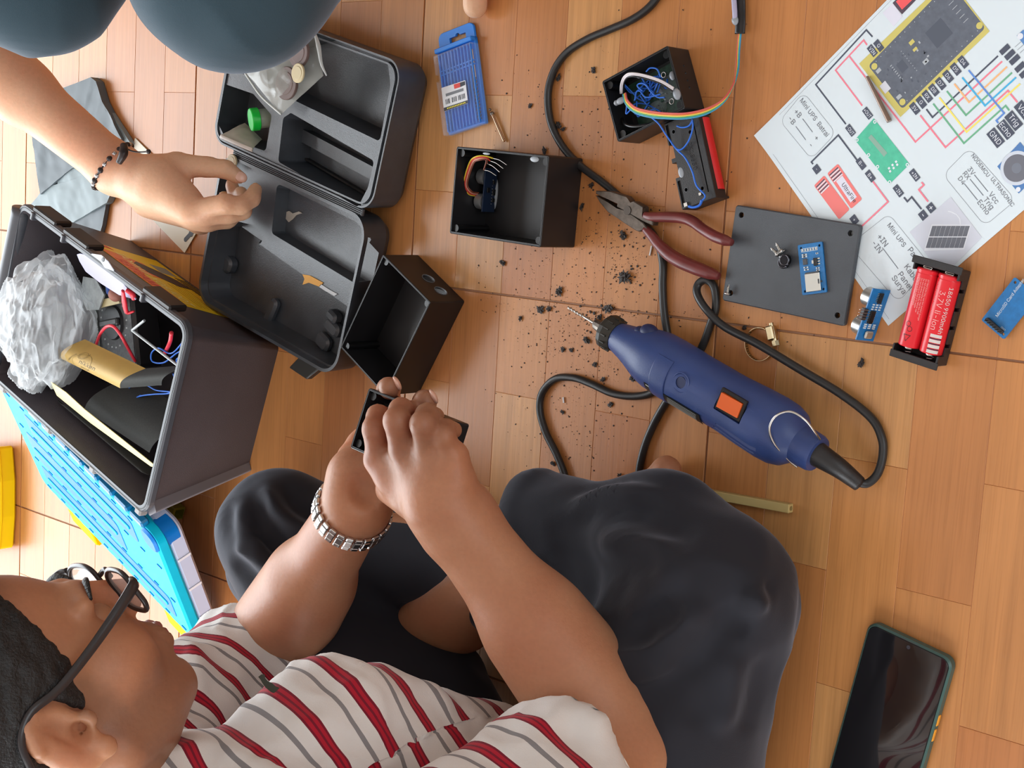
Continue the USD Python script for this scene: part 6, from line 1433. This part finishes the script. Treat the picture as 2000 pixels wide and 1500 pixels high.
for w_i, (S_, E_) in ((1, (SHR, ELR)), (2, (SHL, ELL))):
    dr_ = (E_ - S_) / np.linalg.norm(E_ - S_); t_a = (sv - S_) @ dr_; rad = np.linalg.norm(sv - S_ - t_a[:, None] * dr_, axis=1)
    nr = (np.abs(t_a - .055) < .0027) & (rad < .114); sv[nr] -= (t_a[nr] - .055)[:, None] * dr_
    t_a = (sv - S_) @ dr_; v_ = sv - S_ - t_a[:, None] * dr_; nr = (np.abs(rad - .112) < .0027) & (t_a > .05); sv[nr] += v_[nr] * ((.112 - rad[nr]) / rad[nr])[:, None]
    rad = np.linalg.norm(sv - S_ - t_a[:, None] * dr_, axis=1); fc = sv[sh.faces].mean(1); tf = (fc - S_) @ dr_; rf = np.linalg.norm(fc - S_ - tf[:, None] * dr_, axis=1)
    facew[(tf > .055) & (rf < .112)] = w_i
uAll = np.stack([uT, np.where(uR < .042, .003, uR - .036), np.where(uL < .030, .003, uL - .024)], 1)
sh.vertices = sv; sh = folds(sh, np.array([1.0, .5, -.2]), .017, 8, 13); sh = folds(sh, np.array([.2, .9, .5]), .009, 23, 21)
sh.vertices += sh.vertex_normals * ((meshkit.fbm(sh.vertices * [16, 30, 16], 3, 3) - .5) * .012)[:, None]
sm = mm(sh); sm.vertices = sm.vertices - lo3
PER = .043
WHT, REDS, GRY, MAR = (.74, .72, .70), lin((176, 30, 50)), lin((138, 136, 138)), lin((120, 24, 44))
usdkit.material(stage, '/World/Looks/polo_stripes', {'u': ('uvmap', dict(attribute='st')), 's': ('separate_xyz', {}), 'm': ('math', dict(math_type='fraction')),
    'r': ('rgb_ramp', dict(interpolate=False, ramp=[(0, WHT), (.22, MAR), (.26, REDS), (.32, MAR), (.36, REDS), (.42, MAR), (.46, WHT), (.70, GRY), (.79, WHT)])),
    'tc': ('texture_coordinate', {}), 'n': ('noise_texture', dict(scale=700.0, detail=2.0)), 'b': ('bump', dict(distance=.0004, strength=.5)),
    'p': ('principled_bsdf', dict(roughness=.8, specular_ior_level=.2, sheen_weight=.15))},
    [('u.UV', 's.vector'), ('s.x', 'm.value1'), ('m.value', 'r.fac'), ('r.color', 'p.base_color'), ('tc.object', 'n.vector'), ('n.fac', 'b.height'), ('b.normal', 'p.normal')], surface='p.BSDF')
fw = facew                    # the panel of each face; the panels meet in a crisp sewn seam
key = (sm.faces + len(sm.vertices) * fw[:, None]).ravel(); ku, inv = np.unique(key, return_inverse=True)
vi_, wi_ = ku % len(sm.vertices), ku // len(sm.vertices)
man.part('polo_shirt', trimesh.Trimesh(sm.vertices[vi_], inv.reshape(-1, 3), process=False), '/World/Looks/polo_stripes', smooth=True, uv=np.c_[uAll[vi_, wi_] / PER, np.zeros(len(ku))])
SHV, SHN = sh.vertices.copy(), sh.vertex_normals.copy()
del f
POLO_W = cloth_mat('polo_white', (222, 218, 210)); NAVY = cloth_mat('collar_navy', (40, 44, 54))
def cuffring(p, a, r0, nm):
    d = (p - a) / np.linalg.norm(p - a); x_ = np.cross(d, [0, 0, 1.0]); x_ /= np.linalg.norm(x_); y_ = np.cross(d, x_)
    m = tm(lathe([(r0 - 2.5, -16), (r0 + 2, -16), (r0 + 1.2, 3), (r0 - 1.6, 3)], 48)); v = m.vertices
    m.vertices = (v[:, :1] * x_ + v[:, 1:2] * y_ + v[:, 2:] * d) + (p - man.M[:3, 3]) * 1000
    man.part(nm, m, POLO_W, smooth=40)
cuffring(EL_R, SHR, 67, 'sleeve_cuff'); cuffring(EL_L, SHL, 65, 'sleeve_cuff')
nd = HR @ np.array([0, -.25, -1.0]); nd /= np.linalg.norm(nd); x_ = np.cross(nd, [1.0, 0, 0]); x_ /= np.linalg.norm(x_); y_ = np.cross(nd, x_)
m = tm(lathe([(74, -16), (78, -16), (94, 14), (102, 24), (98, 27), (72, 4)], 48)); v = m.vertices
m.vertices = (v[:, :1] * x_ + v[:, 1:2] * y_ + v[:, 2:] * nd) + (hd_(0, -44, -112) - man.M[:3, 3]) * 1000
man.part('collar', m, NAVY, smooth=40)
# ---- small box in his hands
hb0, hb1, hb2 = at(720, 757, .246), at(882, 821, .246), at(683, 874, .246)
hrz = math.atan2(hb1[1] - hb0[1], hb1[0] - hb0[0]); hw_, hd2 = np.linalg.norm(hb1 - hb0) * 1000, 61.0
e1 = np.array([math.cos(hrz), math.sin(hrz), 0]); e2 = np.array([math.sin(hrz), -math.cos(hrz), 0])
hc_ = hb0 + e1 * hw_ / 2000 + e2 * hd2 / 2000
zz = np.linspace(.20, .30, 201); e_ = [abs(np.dot(at(683, 874, z) - hb0, hb1 - hb0)) for z in zz]; hb2 = at(683, 874, zz[int(np.argmin(e_))])
e1 = (hb1 - hb0) / np.linalg.norm(hb1 - hb0); e2 = hb2 - hb0; hd2 = float(np.linalg.norm(e2) * 1000); e2 = e2 / np.linalg.norm(e2); e2 -= e1 * (e1 @ e2); e2 /= np.linalg.norm(e2); e3 = np.cross(e2, e1); e3 *= np.sign(e3[2])
M = np.eye(4); M[:3, 0], M[:3, 1], M[:3, 2] = e1, -e2, e3; M[:3, 3] = hb0 + e1 * hw_ / 2000 + e2 * hd2 / 2000 - e3 * .0235
project_box('project_box', 'small shallow black box the man holds in both hands, screw posts in its corners', None, 0, hw_, hd2, 23.5, M=M)
# ---- glasses
gt = Thing('eyeglasses', 'dark framed eyeglasses worn by the man in the striped polo', 'glasses', tuple(HP))
GF = P('glasses_frame', (44, 40, 42), .28)
def gmesh(m): m = tm(m).copy(); m.vertices = m.vertices @ HR.T; return m
for sx in (-1, 1):
    ring = [(sx * (34 + 25 * math.copysign(abs(math.cos(a)) ** .7, math.cos(a))), 120 - 4 * ((34 + 25 * math.cos(a)) / 60) ** 2 - .42 * (18 - 17 * math.sin(a)), 3 + 17 * math.copysign(abs(math.sin(a)) ** .75, math.sin(a)) - 0) for a in np.linspace(0, 2 * math.pi, 28, endpoint=False)]
    gt.part('rim', gmesh(tube(ring, 2.1, 10, 3, closed=True)), GF, smooth=True)
    c = np.array(ring); cen = c.mean(0); VV = np.stack([cen + (c - cen) * t for t in np.linspace(.02, .98, 6)], 0); VV = np.concatenate([VV, VV[:, :1]], 1)
    gt.part('lens', gmesh(sheet(VV, 1.2)), clear('lens_clear', (235, 238, 240), .02, .03), smooth=True)
    gt.part('temple', gmesh(tube([(sx * 60, 115, 14), (sx * 71, 106, 16), (sx * 76, 60, 20), (sx * 80, 20, 27), (sx * 81, -4, 36), (sx * 80, -24, 30), (sx * 76, -38, 8)], [3.2, 3.6, 3.0, 2.7, 2.6, 2.4, 2.0], 10, 8, flat=(.75, 1.25))), GF, smooth=True)
gt.part('bridge', gmesh(tube([(-10, 117, 10), (0, 121, 13), (10, 117, 10)], 2.2, 10)), GF, smooth=True)
# ---- wrist watch: steel link band
wd = (WRL - ELL) / np.linalg.norm(WRL - ELL); wc = ELL + (WRL - ELL) * .955
wx = np.cross(wd, [0, 0, 1.0]); wx /= np.linalg.norm(wx); wy = np.cross(wx, wd)
M = np.eye(4); M[:3, 0], M[:3, 1], M[:3, 2], M[:3, 3] = wx, wy, wd, wc
if np.linalg.det(M[:3, :3]) < 0: M[:3, 0] *= -1
wt = Thing('wristwatch', 'silver steel link wristwatch on the left wrist of the man in the polo', 'watch', M=M)
STL = P('watch_steel', (210, 212, 212), .22, 1.0); STD = P('watch_steel_dark', (150, 152, 154), .3, 1.0)
for k in range(26):
    a = 2 * math.pi * k / 26
    for (z0, z1, m_, h_) in ((-9, -4.6, STL, 3.0), (-4.2, 4.2, STD if k % 2 else STL, 3.4), (4.6, 9, STL, 3.0)):
        lk_ = T(cbox(-3.3, 3.3, 0, h_, z0, z1, .7), (0, 33.2, 0)); lk_ = T(lk_, rz=math.degrees(a)); wt.part('link', lk_, m_)
dn = M[:3, :3].T @ (wc - CAM); wa = math.degrees(math.atan2(dn[1], dn[0])) - 90
for nm_, m_, mt_ in (('case', lathe([(0, 0), (17, 0), (19, 2), (19, 7), (17, 9), (0, 9)], 40), STL), ('dial', cyl(15.5, .6, 9, 40), P('watch_dial', (30, 34, 44), .2))): wt.part(nm_, T(T(T(m_, rx=-90), (0, 31.5, 0)), rz=wa), mt_)
# ---- emblem on the chest of the polo
def surf_at(px, py):
    d = np.array([(px - 1000) / FOC, (py - 750) / FOC, 1.0]) @ RW; d /= np.linalg.norm(d)
    q_ = SHV - CAM; t = q_ @ d; e = np.linalg.norm(q_ - t[:, None] * d, axis=1)
    ok = np.nonzero(e < .006)[0]
    if len(ok) == 0: return None, None
    i = ok[np.argmin(t[ok])]; return SHV[i], SHN[i]
pe, ne = surf_at(524, 1330)
if pe is not None:
    tc_ = (CAM - pe) / np.linalg.norm(CAM - pe); ne = ne + .9 * tc_; ne /= np.linalg.norm(ne)
    ea = at(530, 1330, pe[2]) - at(494, 1314, pe[2]); ea -= ne * (ea @ ne); ea /= np.linalg.norm(ea); eb = np.cross(ne, ea)
    pg = sg.Polygon([(-13, 4), (-14, 1.5), (-11, .5), (-8, -1), (-3, -3), (3, -4), (9, -3.5), (13, -4), (14, -2), (9, -.8), (10, 1.5), (4, 1), (0, 1.8), (-5, 1.5), (-9, 3), (-11, 5)]).buffer(.35)
    m = tm(ext(pg, .6, 2.6)); v = m.vertices; m.vertices = (pe - man.M[:3, 3]) * 1000 + v[:, :1] * ea + v[:, 1:2] * eb + v[:, 2:] * ne
    man.part('emblem', m, P('emblem_olive', (58, 60, 50), .7), smooth=False, label='small dark long-tailed animal emblem on the chest')

# ---------------------------------------------------------------- the second person, squatting at the top edge
w2 = Thing('person', 'person in dark teal trousers squatting at the top edge, reaching into the tool case', 'person', (-1.4, .35, 0))
lo4 = w2.M[:3, 3] * 1000
KN1, KN2 = at(452, -62, .36), at(62, -72, .385)
HI1, HI2 = KN1 + [-.12, .37, -.13], KN2 + [.06, .37, -.16]
SH2, EL2 = KN2 + [-.18, .26, .22], at(-190, -12, .31)
WR2 = at(226, 330, .150)
CH2 = (HI1 + HI2) / 2 + [0, .02, .36]
f = Field((-1.98, -.16, -.005), (-.86, .86, 1.06), .0036)
AN1, AN2 = at(880, -215, .075), np.array([KN2[0] - .10, .36, .08])
f.bone(HI1, KN1, .07, .05, .03); f.bone(HI2, KN2, .07, .05, .03); f.bone(KN1, AN1, .05, .036, .02); f.bone(KN2, AN2, .05, .036, .02); f.bone(HI1, HI2, .09, None, .03); f.bone((HI1 + HI2) / 2, CH2, .10, .12, .04)
TOE = at(928, -12, .018)
f.bone(AN1 - [0, 0, .03], TOE + [-.01, .05, .012], .036, .026, .02); f.bone(TOE + [0, .045, .004], at(928, 12, .014), .0135, .0125, .008)
for k in range(4): f.bone(TOE + [.016 + .012 * k, .045 + .004 * k, .002], TOE + [.017 + .0125 * k, .016 + .008 * k, -.004], .0105, .009, .005)
f.bone(AN2 - [0, 0, .03], AN2 + [0, -.10, -.06], .036, .024, .02)
f.bone(CH2 + [-.16, .0, .07], CH2 + [.16, 0, .07], .055, None, .04); f.bone(CH2 + [-.16, 0, .07], SH2, .05, .05, .02); f.bone(SH2, EL2, .048, .042, .02); f.bone(EL2, WR2, .042, .0275, .02); f.bone(EL2 + (WR2 - EL2) * .3, EL2 + (WR2 - EL2) * .55, .041, .036, .02)
SH3 = CH2 + [.17, 0, .06]; EL3 = SH3 + [.10, .03, -.25]; f.bone(SH3, EL3, .05, .042, .02); f.bone(EL3, EL3 + [.03, .12, -.18], .04, .03, .02)
HP2 = CH2 + [0, -.09, .27]; head_bones(f, np.array([[-1, 0, 0], [0, -.8, -.6], [0, -.6, .8]]) @ np.eye(3) if False else np.array([[-1.0, 0, 0], [0, -.82, -.57], [0, -.57, .82]]), HP2, .94)
# right hand reaching into the lid
M2 = [at(372, 412, .128), at(398, 418, .118), at(404, 432, .104), at(392, 436, .090)]
f.bone(WR2, at(300, 365, .140), .0275, .026, .016); f.bone(at(285, 350, .140), M2[0], .024, .0135, .014); f.bone(at(288, 375, .132), M2[1], .022, .013, .014); f.bone(at(290, 390, .120), M2[2], .019, .0125, .014); f.bone(at(290, 392, .112), M2[3], .017, .011, .014); f.bone(M2[0], M2[3], .013, .0115, .01); f.bone(at(318, 345, .138), at(352, 385, .128), .019, .017, .02)
finger(f, [at(305, 335, .134), at(345, 322, .120), at(405, 326, .100), at(440, 330, .088), at(466, 346, .076)], [.019, .0145, .0115, .0105, .0085], .008)
for p_, r_ in (([M2[0], at(440, 398, .112), at(470, 402, .096), at(492, 388, .080), at(499, 370, .070)], [.0125, .0112, .0102, .0095, .008]), ([M2[1], at(446, 418, .094), at(474, 412, .078), at(480, 392, .066), at(470, 376, .060)], [.0125, .0112, .010, .0092, .008]),
               ([M2[2], at(444, 428, .080), at(462, 414, .066), at(462, 386, .056), at(452, 362, .055)], [.012, .0106, .0098, .009, .0078]), ([M2[3], at(428, 428, .068), at(440, 412, .058), at(438, 384, .052)], [.0108, .0095, .0085, .0075])): finger(f, p_, r_)
b2 = mm(biggest(f.mesh(1))); b2.vertices = b2.vertices - lo4
w2.part('body', b2, SKIN2, smooth=True, uv=np.zeros((len(b2.vertices), 2)))
del f
nail(w2, at(466, 346, .076), at(440, 330, .088), np.array([.6, .3, .6]), .0085)
f = Field((-1.86, -.10, -.002), (-.86, .88, .80), .0055)
f.bone(HI1, KN1, .098, .078, .03); f.bone(HI2, KN2, .098, .076, .03); f.bone(KN1, AN1 + [0, .02, .05], .076, .05, .03); f.bone(KN2, AN2 + [0, .02, .04], .074, .05, .03); f.bone(HI1, HI2, .125, None, .05)
t2 = f.mesh(1); t2 = folds(t2, [0.2, 1, .3], .009, 12, 14); t2 = mm(t2); t2.vertices = t2.vertices - lo4; t2.vertices[:, 2] = np.maximum(t2.vertices[:, 2], .5)
w2.part('trousers', t2, TROU2, smooth=True)
del f
f = Field((-1.98, .15, .30), (-.86, .90, .96), .006)
f.bone((HI1 + HI2) / 2 + [0, .02, .04], CH2, .15, .145, .05); f.bone(CH2 + [-.13, 0, .06], CH2 + [.13, 0, .06], .075, None, .05); f.bone(CH2 + [-.15, 0, .07], SH2 + (EL2 - SH2) * .35, .07, .062, .03); f.bone(CH2 + [.15, 0, .07], SH3 + (EL3 - SH3) * .5, .07, .062, .03)
t3 = mm(folds(f.mesh(1), [0, .3, 1], .010, 15, 12)); t3.vertices = t3.vertices - lo4
w2.part('shirt', t3, TROU2, smooth=True)
del f
g = Field(HP2 - .16, HP2 + .17, .005); Rm2 = np.array([[-1.0, 0, 0], [0, -.82, -.57], [0, -.57, .82]])
for c, r, md in (((0, -12, 42), (79, 97, 88), 'add'), ((0, 92, -8), (68, 54, 90), 'cut'), ((0, 60, -90), (96, 88, 72), 'cut')): g.ell(np.array(c) * .00094, np.array(r) * .00094, Rm2, HP2, .008, md)
h2 = mm(biggest(g.mesh(1))); h2.vertices = h2.vertices - lo4
w2.part('hair', h2, HAIRM, smooth=True)
# ---- beaded bracelet with a knotted cord
bd_ = (WR2 - EL2) / np.linalg.norm(WR2 - EL2); bc = EL2 + (WR2 - EL2) * .985
bx_ = np.cross(bd_, [0, 0, 1.0]); bx_ /= np.linalg.norm(bx_); by_ = np.cross(bx_, bd_)
M = np.eye(4); M[:3, 0], M[:3, 1], M[:3, 2], M[:3, 3] = bx_, by_, bd_, bc
if np.linalg.det(M[:3, :3]) < 0: M[:3, 0] *= -1
br = Thing('bracelet', 'dark bracelet with silver beads and a knotted cord on the reaching wrist', 'bracelet', M=M)
BRD = P('bead_dark', (40, 30, 30), .4); BRS = P('bead_silver', (196, 198, 202), .2, 1.0)
ringp = [(31.5 * math.cos(a), 31.5 * math.sin(a), 0) for a in np.linspace(0, 2 * math.pi, 20, endpoint=False)]
br.part('cord', tube(ringp, 1.4, 8, 3, closed=True), BRD, smooth=True)
for k in range(24):
    a = 2 * math.pi * k / 24; br.part('bead', ball(3.6 if k % 2 else 3.0, (31.8 * math.cos(a), 31.8 * math.sin(a), 0), 14), BRS if k % 2 == 0 else BRD, smooth=True)
kp = [br.w2l(at(*p)) for p in ((242, 283, .172), (252, 293, .168), (270, 297, .165), (290, 296, .165))]
br.part('braided_knot', tube([br.w2l(at(232, 318, .178)), br.w2l(at(241, 300, .176)), kp[0]], [3.6, 5.2, 4.2], 10), BRD, smooth=True)
br.part('loose_cord', tube(kp, .9, 8), BRD, smooth=True); br.part('end_knot', ball(2.8, tuple(kp[-1]), 12), BRD, smooth=True)
